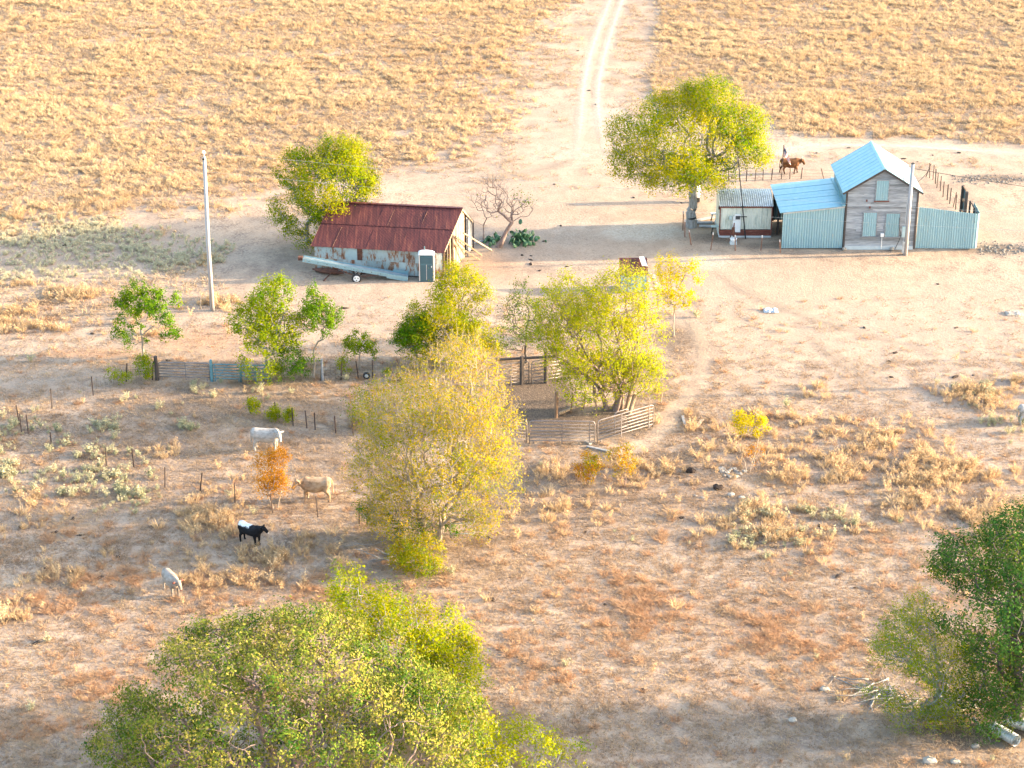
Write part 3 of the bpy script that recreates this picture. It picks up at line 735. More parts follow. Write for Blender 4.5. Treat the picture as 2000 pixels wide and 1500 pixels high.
    if leafy > 0:
        tt = tips[RNG.random(len(tips)) < leafy]
        if near:
            q = np.array(W(near[0], near[1], B.y)); dd = np.linalg.norm(P[tips] - q, axis=1); tt = np.union1d(tt, tips[np.argsort(dd)[:near[2]]])
        sel = np.isin(tips, tt); tt = tips[sel]
        m = len(tt); ci = np.repeat(np.arange(m), lpt); D = dirs[sel][ci]
        along = RNG.random((m * lpt, 1)) * 1.25 - .25
        c = P[tt][ci] + D * along * max(spray, .15) + RNG.normal(size=(m * lpt, 3)) * sig
        fo = c - P[tt][ci] - D * .1; fo /= np.linalg.norm(fo, axis=1, keepdims=True) + 1e-9
        face = fo * .75 + outw[sel][ci] * .75 + np.array([0, 0, .15])
        nzt = vnoise(P[tt][:, 0] + P[tt][:, 2], P[tt][:, 1] - P[tt][:, 2] * .5, 1.6, 5, 2) - .5
        tone = np.clip(tone0 + np.repeat(nzt * tvar * 1.6 + RNG.normal(size=m) * tvar * .35, lpt) + RNG.normal(size=m * lpt) * tvar * .3, 0, 1)
        zz = c[:, 2] > B.z + .05
        sz = ls * (.6 + .8 * RNG.random(m * lpt))
        cr = bpy.data.objects.new('crown', leaf_mesh('crown', c[zz], sz[zz], tone[zz], leaf, asp, 0, D[zz] * .5, face[zz]))
        link(cr, root); cr['kind'] = 'stuff'
    return root

# --- large yard trees
tree('elm_tree', 'large round yellow green tree by the cream shed', (1350, 442), [(1345, 275, 130, 78, 0, 4.8), (1390, 200, 55, 42, 0, 2.6), (1350, 195, 40, 26, 0, 1.8), (1240, 265, 52, 42, -.5, 2.2), (1225, 320, 34, 28, -.5, 1.6), (1450, 250, 46, 36, 0, 2), (1470, 300, 36, 32, 0, 1.7), (1330, 335, 105, 30, -1, 3.2), (1290, 215, 44, 30, 0, 1.8), (1400, 340, 50, 24, -.6, 1.8)], M['lf_yellow'], M['bark_grey'], n=1900, lpt=51, ls=0.134, fork=2.9, tr=.36, spray=.6, sig=.24, gap=.36, tone0=.5, tvar=.45, twig=.0085, zmin=2.0)
tree('elm_tree', 'bushy yellow green tree overhanging the rusty barn roof', (612, 478), [(645, 365, 80, 66, -.6, 2.8), (585, 335, 44, 38, -.5, 1.8), (705, 325, 40, 44, 0, 1.8), (655, 295, 36, 24, 0, 1.4), (700, 290, 24, 18, 0, 1), (555, 412, 34, 22, -.8, 1.3), (590, 430, 40, 34, -.8, 1.5), (650, 430, 42, 32, -1.6, 1.2), (605, 465, 30, 24, -1.2, 1), (725, 355, 22, 24, 0, 1)], M['lf_yellow'], M['bark_grey'], n=1500, lpt=43, ls=0.127, fork=1.6, tr=.22, spray=.5, sig=.2, gap=.42, tone0=.42, tvar=.36, stems=2, lean=(.5, 0))
# --- dead and bare trees by the barn
tree('bare_tree', 'leaning bare tree with one clump of green leaves beside cactus', (972, 482), [(985, 385, 48, 42, 0, 1.6), (960, 375, 30, 35, 0, 1.2), (1020, 400, 24, 26, 0, 1)], M['lf_green'], M['bark_pink'], n=260, near=(1025, 378, 9), lpt=14, ls=0.126, fork=2.0, tr=.17, spray=.5, gap=.3, lean=(1.0, 0), twig=.011, leafy=.01, expo=.42, zmin=1.6)
tree('bare_sapling', 'thin bare sapling between the barn and leaning tree', (945, 472), [(925, 400, 22, 38, 0, .8), (955, 410, 18, 26, 0, .7)], M['lf_lime'], M['bark_pink'], n=60, lpt=4, ls=0.109, fork=1.3, tr=.05, spray=.5, gap=.2, twig=.0072, leafy=.1)
# --- trees along the gate fence
tree('small_tree', 'small green tree with pale trunk left of the long gate', (281, 700), [(285, 610, 52, 38, 0, 1.6), (320, 590, 30, 24, 0, 1), (245, 605, 32, 30, 0, 1), (275, 575, 34, 22, 0, 1), (260, 655, 40, 20, 0, 1.2), (325, 650, 25, 12, 0, .8)], M['lf_green'], M['bark_pale'], n=230, lpt=52, ls=0.134, fork=1.6, tr=.075, spray=.42, sig=.12, gap=.5, tone0=.48)
tree('tall_shrub', 'tall leafy green tree growing through the gate fence', (508, 742), [(510, 640, 55, 62, 0, 1.8), (530, 590, 40, 42, 0, 1.3), (480, 650, 42, 45, 0, 1.2), (545, 570, 26, 28, 0, .9), (510, 705, 45, 34, 0, 1.3), (560, 650, 30, 40, 0, 1)], M['lf_lime'], M['bark_grey'], n=420, lpt=51, ls=0.127, fork=.9, tr=.09, spray=.5, sig=.14, gap=.35, tone0=.4, stems=2, lup=.6)
tree('sapling', 'slender green sapling with straight pale trunk behind the fence', (614, 738), [(618, 625, 38, 40, 0, 1.2), (615, 585, 22, 28, 0, .8), (640, 620, 24, 24, 0, .8), (600, 650, 24, 24, 0, .8)], M['lf_green'], M['bark_pale'], n=170, lpt=51, ls=0.119, fork=2.0, tr=.055, spray=.42, sig=.12, gap=.4, tone0=.5, lup=.6)
tree('sapling', 'little round crowned sapling standing at the wire fence', (703, 722), [(705, 668, 30, 18, 0, .9), (690, 680, 20, 12, 0, .6), (725, 682, 18, 14, 0, .6)], M['lf_lime'], M['bark_pale'], n=80, lpt=47, ls=0.111, fork=1.1, tr=.04, spray=.3, sig=.11, gap=.4, tone0=.4)
tree('shrub', 'vine covered green shrub between the gate and straight sapling', (575, 738), [(572, 700, 30, 26, 0, .8), (600, 712, 24, 20, 0, .7), (555, 725, 24, 16, 0, .7)], M['lf_green'], M['bark_pale'], cat='shrub', n=130, lpt=38, ls=0.103, fork=.5, tr=.035, spray=.35, sig=.14, gap=.4, stems=3, tone0=.55, tvar=.4)
tree('shrub', 'leafy yellow green bush at the foot of the pale trunk', (278, 742), [(280, 718, 18, 22, 0, .6), (270, 735, 18, 10, 0, .5)], M['lf_yellow'], M['bark_pale'], cat='shrub', n=70, lpt=40, ls=0.095, fork=.3, tr=.025, spray=.25, sig=.12, stems=2, tone0=.4)
tree('shrub', 'small sprawling bush on the left wire fence', (237, 748), [(240, 738, 16, 12, 0, .5), (218, 728, 12, 14, 0, .4)], M['lf_lime'], M['bark_pale'], cat='shrub', n=50, lpt=34, ls=0.087, fork=.25, tr=.02, spray=.25, sig=.1, stems=2, tone0=.55)
tree('shrub', 'knee high green bush under the round crowned sapling', (672, 728), [(674, 712, 14, 14, 0, .4)], M['lf_lime'], M['bark_pale'], cat='shrub', n=32, lpt=40, ls=0.087, fork=.25, tr=.02, spray=.2, sig=.1, stems=2)
tree('shrub', 'tiny green bush on the fence line near the rusty junk', (753, 736), [(754, 728, 9, 8, 0, .25)], M['lf_lime'], M['bark_pale'], cat='shrub', n=16, lpt=40, ls=0.071, fork=.15, tr=.015, spray=.12, sig=.07)
for (px, py, rx, ry, lb) in ((498, 812, 15, 18, 'vine heap on the inner fence, nearest its left end post'), (538, 820, 14, 14, 'vine heap in the middle of the inner fence posts'), (568, 826, 9, 13, 'small vine clump on the third inner fence post')):
    tree('vine', lb, (px, py), [(px - 3, py - ry * .9, rx * .75, ry, 0, .35)], M['lf_yellow'], M['bark_pale'], cat='vine', n=42, lpt=43, ls=0.087, fork=.25, tr=.02, spray=.2, sig=.11, tone0=.4, group='vines on the inner fence')
# --- grove behind and around the corral
tree('elm_tree', 'bright yellow green tree standing behind the corral on the left', (895, 712), [(900, 590, 62, 58, 0, 2), (890, 555, 40, 34, 0, 1.4), (940, 620, 45, 50, 0, 1.5), (860, 630, 70, 46, 0, 1.8), (925, 665, 58, 36, 0, 1.6), (860, 675, 85, 28, 0, 1.8), (835, 650, 45, 34, 0, 1.4), (970, 665, 34, 34, 0, 1.2)], M['lf_yellow'], M['bark_pale'], n=1000, lpt=43, ls=0.119, fork=1.0, tr=.11, spray=.55, sig=.15, gap=.35, tone0=.55, stems=2, lup=.55)
tree('small_tree', 'dark green bushy tree left of the corral grove', (815, 722), [(815, 655, 36, 28, 0, 1.1), (790, 662, 24, 22, 0, .8), (840, 630, 26, 24, 0, .8)], M['lf_green'], M['bark_grey'], n=190, lpt=51, ls=0.119, fork=.9, tr=.07, spray=.35, sig=.13, gap=.4, tone0=.5)
tree('thin_tree', 'sparse dark tree with straight bare trunk over the corral beam', (1027, 712), [(1020, 620, 44, 45, 0, 1.4), (1000, 660, 34, 30, 0, 1), (1018, 575, 20, 24, 0, .7), (1045, 650, 20, 30, 0, .8)], M['lf_oak'], M['bark_dark'], n=230, lpt=16, ls=0.111, fork=2.6, tr=.075, spray=.5, sig=.15, gap=.4, tone0=.45, twig=.009)
tree('elm_tree', 'wide yellow green tree with pale twigs shading the corral', (1195, 800), [(1175, 660, 110, 88, 0, 3.4), (1130, 590, 70, 55, 0, 2.2), (1215, 585, 72, 58, 0, 2.4), (1252, 680, 52, 74, 0, 2), (1085, 640, 56, 70, 0, 1.9), (1160, 740, 85, 42, -.5, 2.4), (1240, 740, 55, 44, -.5, 1.6), (1060, 680, 36, 45, 0, 1.3)], M['lf_lime'], M['bark_pink'], n=2000, lpt=1+30, ls=0.114, fork=1.4, tr=.17, spray=.6, sig=.16, gap=.3, tone0=.62, stems=3, lup=.5, twig=.0072, bf=.4)
tree('sapling', 'bright yellow sapling with thin bare trunk right of the grove', (1315, 657), [(1325, 560, 40, 40, 0, 1.3), (1305, 530, 26, 30, 0, .9), (1350, 535, 24, 26, 0, .8), (1320, 585, 36, 16, 0, 1)], M['lf_yellow'], M['bark_pale'], n=190, lpt=34, ls=0.119, fork=2.0, tr=.045, spray=.55, sig=.11, gap=.45, tone0=.85, lup=.7)
# --- central sparse tree and its undergrowth
tree('sparse_tree', 'large sparse gold tree with many pale bare twigs beside the corral', (848, 1052), [(850, 880, 150, 95, 0, 4.2), (885, 770, 105, 80, 0, 3.4), (785, 810, 85, 70, 0, 2.4), (935, 850, 78, 90, 0, 2.6), (760, 920, 80, 75, 0, 2.2), (940, 940, 72, 65, -.4, 2.2), (840, 985, 120, 48, -.6, 2.6), (770, 1000, 60, 34, -.5, 1.8), (910, 1010, 60, 34, -.6, 1.8), (800, 1020, 70, 32, -1.2, 1.6), (890, 1028, 60, 26, -1.2, 1.4), (900, 690, 50, 34, 0, 1.6)], M['lf_sparse'], M['bark_pale'], n=3300, lpt=20, ls=0.104, fork=1.1, tr=.17, spray=.65, sig=.15, gap=.22, tone0=.45, stems=3, lup=.1, twig=.0068, bf=.5, tvar=.4, nspray=5, zmin=.3)
tree('shrub', 'dense gold green bush in front of the sparse tree trunk', (815, 1118), [(820, 1085, 48, 32, 0, 1.1), (790, 1085, 30, 24, 0, .8), (835, 1105, 34, 18, 0, .8)], M['lf_mix'], M['bark_grey'], cat='shrub', n=230, lpt=47, ls=0.095, fork=.4, tr=.03, spray=.28, sig=.14, gap=.25, stems=3, tone0=.28, tvar=.25)
tree('shrub', 'dark green undergrowth around the sparse tree trunk', (815, 1052), [(800, 1035, 40, 20, 0, .8), (880, 1040, 30, 16, 0, .7), (745, 1010, 40, 14, 0, .6), (715, 995, 28, 6, 0, .4)], M['lf_green'], M['bark_grey'], cat='shrub', n=150, lpt=40, ls=0.095, fork=.35, tr=.03, spray=.3, sig=.13, gap=.3, stems=3, tone0=.35)
tree('shrub', 'olive and rust shrub left of the sparse tree top', (715, 832), [(708, 790, 30, 28, 0, .9), (735, 770, 26, 24, 0, .8), (715, 815, 30, 14, 0, .8)], M['lf_mix'], M['bark_pink'], cat='shrub', n=170, lpt=26, ls=0.095, fork=.5, tr=.035, spray=.4, sig=.15, gap=.4, stems=3, tone0=.3, tvar=.45)
# --- small foreground trees
tree('small_tree', 'small orange leaved tree between the two pale cows', (538, 996), [(525, 920, 32, 34, 0, 1), (513, 950, 24, 20, 0, .8), (543, 895, 20, 20, 0, .6), (543, 950, 20, 18, 0, .7)], M['lf_orange'], M['bark_pale'], n=260, lpt=30, ls=0.091, fork=.9, tr=.04, spray=.3, sig=.12, gap=.35, stems=2, tone0=.6, tvar=.4)
tree('sapling', 'bright yellow topped sapling with thin stems by the stones', (1462, 922), [(1462, 828, 28, 22, 0, .8), (1450, 818, 18, 16, 0, .5), (1485, 835, 15, 14, 0, .5)], M['lf_yellow'], M['bark_pale'], n=90, lpt=43, ls=0.095, fork=1.9, tr=.03, spray=.3, sig=.11, gap=.35, stems=3, tone0=.95, tvar=.15)
tree('shrub', 'rust leaved shrub at the foot of the yellow topped sapling', (1472, 918), [(1475, 890, 18, 18, 0, .5)], M['lf_orange'], M['bark_pink'], cat='shrub', n=40, lpt=14, ls=0.079, fork=.4, tr=.02, spray=.3, sig=.1, stems=2)
tree('shrub', 'round orange and green shrub below the corral panels', (1146, 945), [(1148, 908, 26, 18, 0, .8), (1148, 925, 20, 14, 0, .6)], M['lf_mix'], M['bark_pink'], cat='shrub', n=110, lpt=38, ls=0.087, fork=.4, tr=.025, spray=.25, sig=.1, gap=.3, stems=3, tone0=.6, tvar=.45)
tree('shrub', 'loose upright yellow orange shrub below the corral panels', (1217, 950), [(1222, 895, 22, 24, 0, .7), (1235, 880, 14, 12, 0, .4), (1195, 890, 12, 10, 0, .4), (1215, 920, 18, 14, 0, .5)], M['lf_mix'], M['bark_pink'], cat='shrub', n=90, lpt=30, ls=0.087, fork=.5, tr=.025, spray=.3, sig=.1, gap=.3, stems=3, tone0=.55, tvar=.4)
# --- the near oaks
tree('live_oak', 'broad grey green oak crown filling the lower left foreground', (-9.2, 73.5, 0), [(405, 1258, 52, 34, 1.5, 1.6), (500, 1245, 60, 30, 1.6, 1.6), (610, 1235, 60, 28, 1.8, 1.6), (260, 1395, 50, 34, 0, 1.6), (225, 1460, 45, 36, -.5, 1.5), (560, 1400, 330, 150, 0, 6), (420, 1330, 120, 90, .5, 3.2), (640, 1300, 190, 70, 1, 3.6), (330, 1450, 140, 80, -1, 3), (760, 1430, 190, 90, -1, 4), (520, 1300, 130, 60, 1.5, 3), (560, 1540, 330, 90, -1, 5)], M['lf_oak'], M['bark_pink'], n=3300, lpt=43, ls=0.120, fork=1.8, tr=.42, spray=.35, sig=.2, gap=.5, tone0=.58, tvar=.5, twig=.0095, shell=.75, lup=.2)
tree('elm_tree', 'bright yellow green tree rising behind the near oak', (-3.8, 80.5, 0), [(790, 1275, 135, 80, 0, 3), (700, 1210, 60, 50, 0, 1.5), (680, 1150, 34, 44, 0, 1), (755, 1190, 40, 34, 0, 1.2), (880, 1330, 68, 90, -.5, 2.4), (830, 1400, 100, 80, -1, 2.6), (850, 1240, 60, 50, 0, 1.6)], M['lf_yellow'], M['bark_grey'], n=1250, lpt=47, ls=0.111, fork=1.2, tr=.2, spray=.5, sig=.17, gap=.4, tone0=.5, tvar=.34, stems=2, lup=.45)
tree('elm_tree', 'low yellow green treetop at the bottom edge right of the oak', (0.6, 75.5, 0), [(1000, 1490, 110, 60, 0, 2.2), (1090, 1500, 70, 38, 0, 1.6), (930, 1455, 60, 60, 0, 1.6)], M['lf_lime'], M['bark_grey'], n=420, lpt=43, ls=0.111, fork=1.0, tr=.14, spray=.45, sig=.17, gap=.35, tone0=.55, stems=2, lup=.45)
tree('live_oak', 'dark green oak standing at the right edge over culvert pipes', (1985, 1415), [(1935, 1160, 110, 95, 0, 3.6), (1880, 1110, 62, 62, 0, 1.9), (1995, 1080, 80, 75, 0, 2.6), (1860, 1190, 48, 40, .3, 1.5), (1960, 1300, 85, 85, -.6, 2.8), (2060, 1240, 110, 130, 0, 3.6), (1925, 1380, 50, 40, -.9, 1.5)], M['lf_oakdark'], M['bark_dark'], n=2100, lpt=43, ls=0.119, fork=1.9, tr=.34, spray=.35, sig=.2, gap=.35, tone0=.38, tvar=.34, twig=.0095, shell=.6, lup=.2)
tree('elm_tree', 'slender leaved olive tree with drooping branches left of right oak', (1815, 1395), [(1780, 1260, 66, 66, -.3, 1.8), (1755, 1300, 58, 48, -.3, 1.6), (1800, 1205, 36, 40, -.3, 1.1), (1850, 1310, 60, 60, -.4, 1.6), (1810, 1360, 65, 34, -.5, 1.5), (1730, 1335, 42, 36, -.3, 1.2), (1790, 1385, 66, 20, -.6, 1.4), (1850, 1385, 50, 22, -.6, 1.2)], M['lf_lime'], M['bark_grey'], n=1100, lpt=38, ls=0.103, fork=.6, tr=.11, spray=.5, sig=.15, gap=.4, tone0=.38, tvar=.3, stems=2, lup=-.15, asp=.35)

# ================================================================ SHEET METAL AND BOARDS
def corr(p00, p10, p01, p11, pitch=.15, amp=.018, seg=4, nl=1):
    """corrugated sheet: width p00->p10, length p00->p01"""
    p00, p10, p01, p11 = (Vector(q) for q in (p00, p10, p01, p11))
    nrm = (p10 - p00).cross(p01 - p00).normalized(); wd = (p10 - p00).length
    nw = max(4, int(round(wd / pitch)) * seg); b = MB()
    for j in range(nl + 1):
        v = j / nl
        for i in range(nw + 1):
            u = i / nw
            q = p00.lerp(p10, u).lerp(p01.lerp(p11, u), v)
            b.v.append(tuple(q + nrm * amp * math.cos(2 * math.pi * u * round(wd / pitch))))
    for j in range(nl):
        for i in range(nw):
            a = j * (nw + 1) + i; b.f.append((a, a + 1, a + nw + 2, a + nw + 1))
    return b
def seam(p00, p10, p01, p11, h=.022):
    """flat roof panel with a raised seam along its first edge"""
    p00, p10, p01, p11 = (Vector(q) for q in (p00, p10, p01, p11))
    n = (p10 - p00).cross(p01 - p00).normalized(); u = (p10 - p00).normalized()
    b = MB(); t = n * .012
    b.hexa([p00, p10, p11, p01, p00 + t, p10 + t, p11 + t, p01 + t])
    b.hexa([p00 + t * .9, p00 + u * .03 + t * .9, p01 + u * .03 + t * .9, p01 + t * .9, p00 + n * h, p00 + u * .03 + n * h, p01 + u * .03 + n * h, p01 + n * h])
    return b
def panels(parent, name, a0, a1, b0, b1, n, mat, fn, jit=.004, lap=None, **kw):
    """n sheets from edge a0->a1 to edge b0->b1; every second one lies a little proud"""
    a0, a1, b0, b1 = (Vector(q) for q in (a0, a1, b0, b1))
    nrm = (a1 - a0).cross(b0 - a0).normalized()
    for i in range(n):
        u, v = i / n, (i + 1) / n; o = nrm * (.006 * (i % 2) + random.uniform(0, jit))
        sh = fn(a0.lerp(a1, u) + o, a0.lerp(a1, v) + o, b0.lerp(b1, u) + o, b0.lerp(b1, v) + o, **kw).build(name, mat, parent)
        if lap and random.random() < .18:
            e = nrm * .02; f0, f1 = random.uniform(0, .25), random.uniform(.7, 1); q0, q1 = a0.lerp(a1, u) + o, b0.lerp(b1, u) + o
            MB().beam(q0.lerp(q1, f0) + e, q0.lerp(q1, f1) + e, .035, .012, nrm).build('lap_edge', lap, parent)

# ================================================================ TWO STOREY HOUSE
HX0, HX1, HYF, HYB, HE, HR = 24.25, 29.5, 142.4, 148.4, 4.5, 6.15
HXM = (HX0 + HX1) / 2
house = thing('board_house', 'two storey grey board house with steep blue metal gable roof', 'house', (HXM, HYF + 3, 0))
b = MB()
b.v = [(HX0 + .04, HYF + .05, 0), (HX1 - .04, HYF + .05, 0), (HX1 - .04, HYF + .05, HE), (HXM, HYF + .05, HR - .03), (HX0 + .04, HYF + .05, HE),
       (HX0 + .04, HYB, 0), (HX1 - .04, HYB, 0), (HX1 - .04, HYB, HE), (HXM, HYB, HR - .03), (HX0 + .04, HYB, HE)]
b.f = [(0, 1, 2, 3, 4), (9, 8, 7, 6, 5), (0, 4, 9, 5), (1, 6, 7, 2)]
b.build('wall', M['grey_board'], house)
z = .25
while z < HR - .12:
    zt = z + .19; hw = (HX1 - HX0) / 2 - .09 if z < HE - .1 else ((HR - (z + .12)) / (HR - HE)) * (HX1 - HX0) / 2 - .06
    if hw < .15: break
    cuts = [-hw] + sorted(random.uniform(-hw * .75, hw * .75) for _ in range(random.choice((0, 1, 1, 2)) if hw > 1 else 0)) + [hw]
    for c0, c1 in zip(cuts[:-1], cuts[1:]):
        y0, y1 = HYF - .022 + random.uniform(-.006, .004), HYF + .022
        zj = random.uniform(-.006, .006)
        hw2 = (HR - zt) / (HR - HE) * (HX1 - HX0) / 2 - .04 if zt > HE else 99
        c0t, c1t = max(c0, -hw2), min(c1, hw2)
        if c1t - c0t < .05: continue
        MB().hexa([(HXM + c0 + .003, y0, z + zj), (HXM + c1 - .003, y0, z + zj), (HXM + c1 - .003, HYF + .049, z + zj), (HXM + c0 + .003, HYF + .049, z + zj),
                   (HXM + c0t + .003, y1, zt - .004), (HXM + c1t - .003, y1, zt - .004), (HXM + c1t - .003, HYF + .049, zt - .004), (HXM + c0t + .003, HYF + .049, zt - .004)]).build('siding_board', M['grey_board'], house)
    z += .19
MB().box((HXM, HYF + .0, .1), (HX1 - HX0 - .2, .12, .28)).build('foundation', M['concrete'], house)
for x in (HX0 + .05, HX1 - .05): MB().box((x, HYF - .01, HE / 2 + .02), (.12, .14, HE)).build('corner_board', M['wood_dark'], house)
panels(house, 'side_sheet', (HX0, HYF + .12, 3.0), (HX0, HYB, 3.0), (HX0, HYF + .12, HE), (HX0, HYB, HE), 6, M['galv_wall'], corr)
panels(house, 'side_sheet', (HX1 + .01, HYB, .1), (HX1 + .01, HYF + .12, .1), (HX1 + .01, HYB, HE), (HX1 + .01, HYF + .12, HE), 6, M['galv_wall'], corr)
OV = .28; sl_ = (HR - HE) / ((HX1 - HX0) / 2)
rl = thing('roof', None, None, (HXM, HYF, HR)); rl.parent = house; rl.matrix_parent_inverse = wm(house).inverted()
for sgn, lab in ((-1, 'roof slope'), (1, 'roof slope')):
    xe = HXM + sgn * ((HX1 - HX0) / 2 + OV); ze = HR + .06 - sl_ * ((HX1 - HX0) / 2 + OV)
    ya, yb = HYF - .22, HYB + .2
    if sgn < 0: panels(rl, 'roof_panel', (xe, yb, ze), (xe, ya, ze), (HXM, yb, HR + .06), (HXM, ya, HR + .06), 10, M['galv'], seam)
    else: panels(rl, 'roof_panel', (xe, ya, ze), (xe, yb, ze), (HXM, ya, HR + .06), (HXM, yb, HR + .06), 10, M['galv'], seam)
    MB().beam((HXM, HYF - .2, HR - .03), (xe, HYF - .2, ze - .07), .05, .14).build('rake_board', M['wood_dark'], house)
b = MB(); b.hexa([(HXM - .16, HYF - .24, HR + .03), (HXM + .16, HYF - .24, HR + .03), (HXM + .16, HYB + .22, HR + .03), (HXM - .16, HYB + .22, HR + .03), (HXM - .03, HYF - .24, HR + .13), (HXM + .03, HYF - .24, HR + .13), (HXM + .03, HYB + .22, HR + .13), (HXM - .03, HYB + .22, HR + .13)])
b.build('ridge_cap', M['galv'], rl)
for (xa, xb, za, zb) in ((26.39, 27.25, 3.78, 5.28), (25.62, 26.56, 1.02, 2.83), (27.27, 28.24, .98, 2.76)):
    wn = MB().box(((xa + xb) / 2, HYF - .045, (za + zb) / 2), (xb - xa + .14, .04, zb - za + .14)).build('window', M['grey_board'], house)
    corr((xa, HYF - .095, za), (xb, HYF - .095, za), (xa, HYF - .095, zb), (xb, HYF - .095, zb), .16, .012).build('metal_cover', M['galv_wall'], wn)
    MB().box(((xa + xb) / 2, HYF - .09, za - .06), (xb - xa + .24, .12, .06)).build('sill', M['red_band'] if za > 3 else M['grey_board'], wn)
for (px, py) in ((1693, 392), (1699, 405)):
    q = W(px, py, HYF - .04); MB().box(q, (.1, .04, .16)).build('vent_plug', M['red_band'], house)
q = W(1723, 459, HYF - .1); MB().box((q.x, HYF - .1, q.z), (.24, .14, .26)).build('meter_box', M['white'], house)
MB().tube([(q.x, HYF - .08, q.z - .1), (q.x, HYF - .08, 0)], .025).build('conduit', M['white'], house)
pts = [W(px, py, HYF - .1) for px, py in ((1757, 425), (1756, 445), (1760, 458), (1756, 470), (1748, 486))]
MB().tube(pts, .02).build('hose', M['black'], house)
for px in (1648, 1741):
    g = at(px, 486); MB().ellipsoid((g.x, HYF - .2, .08), (.16, .13, .13), jit=.15).build('foundation_stone', M['stone'], house)

# lean-to on its left
lt = thing('lean_to', 'blue metal lean-to shed joined to the house on its left', 'shed', (22, 145, 0))
LX0, LX1, LZ0, LZ1 = 19.75, HX0 - .06, 2.78, 3.28
panels(lt, 'wall_sheet', (LX0, HYF, .06), (LX1, HYF, .06), (LX0, HYF, LZ0), (LX1, HYF, LZ1), 6, M['galv_wall'], corr, pitch=.17, amp=.02)
panels(lt, 'roof_panel', (LX0 - .25, HYF - .15, LZ0 + .05), (LX0 - .25, HYB + .2, LZ0 + .05), (LX1, HYF - .15, LZ1 + .08), (LX1, HYB + .2, LZ1 + .08), 10, M['galv'], lambda a, b_, c, d: seam(c, d, a, b_, .022))
for yy in (HYF + .12, 145.4, HYB): MB().box((LX0 + .06, yy, LZ0 / 2), (.14, .14, LZ0)).build('post', M['wood_dark'], lt)
for i in range(9):
    MB().box((LX0 + .9, HYF + .6 + i * .62, 1.3), (.04, .6, 2.6)).build('side_board', M['wood_dark'], lt)  # dark boards added to imitate the shaded interior of the open side
MB().box((LX0 + .02, (HYF + HYB) / 2, LZ0 - .06), (.08, HYB - HYF - .3, .14)).build('eave_beam', M['wood_dark'], lt)
MB().beam((LX0, HYF - .1, LZ0 - .0), (LX1, HYF - .1, LZ1 + .0), .05, .1).build('fascia', M['galv_dull'], lt)
panels(lt, 'back_sheet', (LX1, HYB, .06), (LX0, HYB, .06), (LX1, HYB, LZ1), (LX0, HYB, LZ0), 6, M['galv_wall'], corr)
MB().beam((HX0 - .12, HYF - .15, LZ1 + .12), (HX0 - .12, HYB + .2, LZ1 + .12), .2, .06).build('flashing', M['galv'], lt)

# tall corrugated fence on its right
mf = thing('metal_fence', 'tall corrugated blue grey metal fence right of the house', 'fence', (31.8, HYF, 0))
panels(mf, 'fence_sheet', (HX1 + .08, HYF, .06), (33.75, HYF - .05, .04), (HX1 + .1, HYF, 3.25), (33.7, HYF - .05, 2.76), 8, M['galv_wall'], corr, pitch=.17, amp=.02)
cp = [(33.75, HYF - .05), (33.95, HYF - .02), (34.08, HYF + .1), (34.12, HYF + .35)]
for a, c in zip(cp[:-1], cp[1:]): corr((*a, .04), (*c, .04), (*a, 2.75), (*c, 2.75), .17, .01).build('fence_sheet', M['galv_wall'], mf)
panels(mf, 'fence_sheet', (34.12, HYF + .35, .04), (34.3, 145.6, .04), (34.12, HYF + .35, 2.72), (34.3, 145.6, 2.5), 4, M['galv_wall'], corr, pitch=.17, amp=.02)
for yy, zz in ((142.75, 2.7), (144.1, 2.6), (145.55, 2.6)): MB().box((34.02, yy, zz / 2), (.12, .12, zz)).build('post', M['wood_dark'], mf)
for zz in (.8, 1.7, 2.5): MB().beam((33.98, 142.6, zz), (34.15, 145.6, zz - .1), .06, .1).build('rail', M['wood_dark'], mf)
for x in (30.9, 32.6): MB().box((x, HYF + .1, 1.4), (.1, .1, 2.8)).build('post', M['wood_dark'], mf)
gt = thing('stock_gate', 'tall dark framed panel standing inside the metal fence corner', 'panel', (33.9, 147, 0))
for yy in (146.2, 147.6): MB().box((33.85, yy, 1.55), (.2, .2, 3.1)).build('post', M['wood_dark'], gt)
MB().box((33.95, 146.9, 2.55), (.04, 1.2, .85)).build('board_panel', M['toilet_dk'], gt)
MB().box((33.95, 146.9, 1.6), (.04, 1.2, .85)).build('board_panel', M['toilet_dk'], gt)
for zz in (1.1, 2.06, 3.05): MB().box((33.88, 146.9, zz), (.08, 1.3, .1)).build('rail', M['wood'], gt)

# ================================================================ CREAM SHED WITH CURVED ROOF
SX0, SX1, SYF, SYB, SE = 15.42, 19.25, 144.87, 148.3, 2.42
cs = thing('cream_shed', 'cream metal shed with curved grey roof and red base boards', 'shed', (17.3, 146.6, 0))
panels(cs, 'wall_sheet', (SX0, SYF, .62), (SX1, SYF, .62), (SX0, SYF, SE), (SX1, SYF, SE), 5, M['cream_wall'], corr, pitch=.2, amp=.008)
for i in range(3): MB().box(((SX0 + SX1) / 2, SYF - .02, .2 + i * .155), (SX1 - SX0, .05, .145)).build('base_board', M['red_band'], cs)
MB().box(((SX0 + SX1) / 2, (SYF + SYB) / 2, .04), (SX1 - SX0 + .06, SYB - SYF + .1, .17)).build('foundation', M['concrete'], cs)
b = MB(); na = 10
prof = [(SYF + .05 + (SYB - SYF - .1) * i / na, SE + .55 * math.sin(math.pi * i / na) ** .8) for i in range(na + 1)]
for x in (SX0 + .02, SX1 - .02):
    bb = MB(); bb.v = [(x, SYF + .05, .1)] + [(x, y, z_) for y, z_ in prof] + [(x, SYB - .05, .1)]; bb.f = [tuple(range(len(bb.v)))]
    bb.build('end_wall', M['cream_wall'], cs)
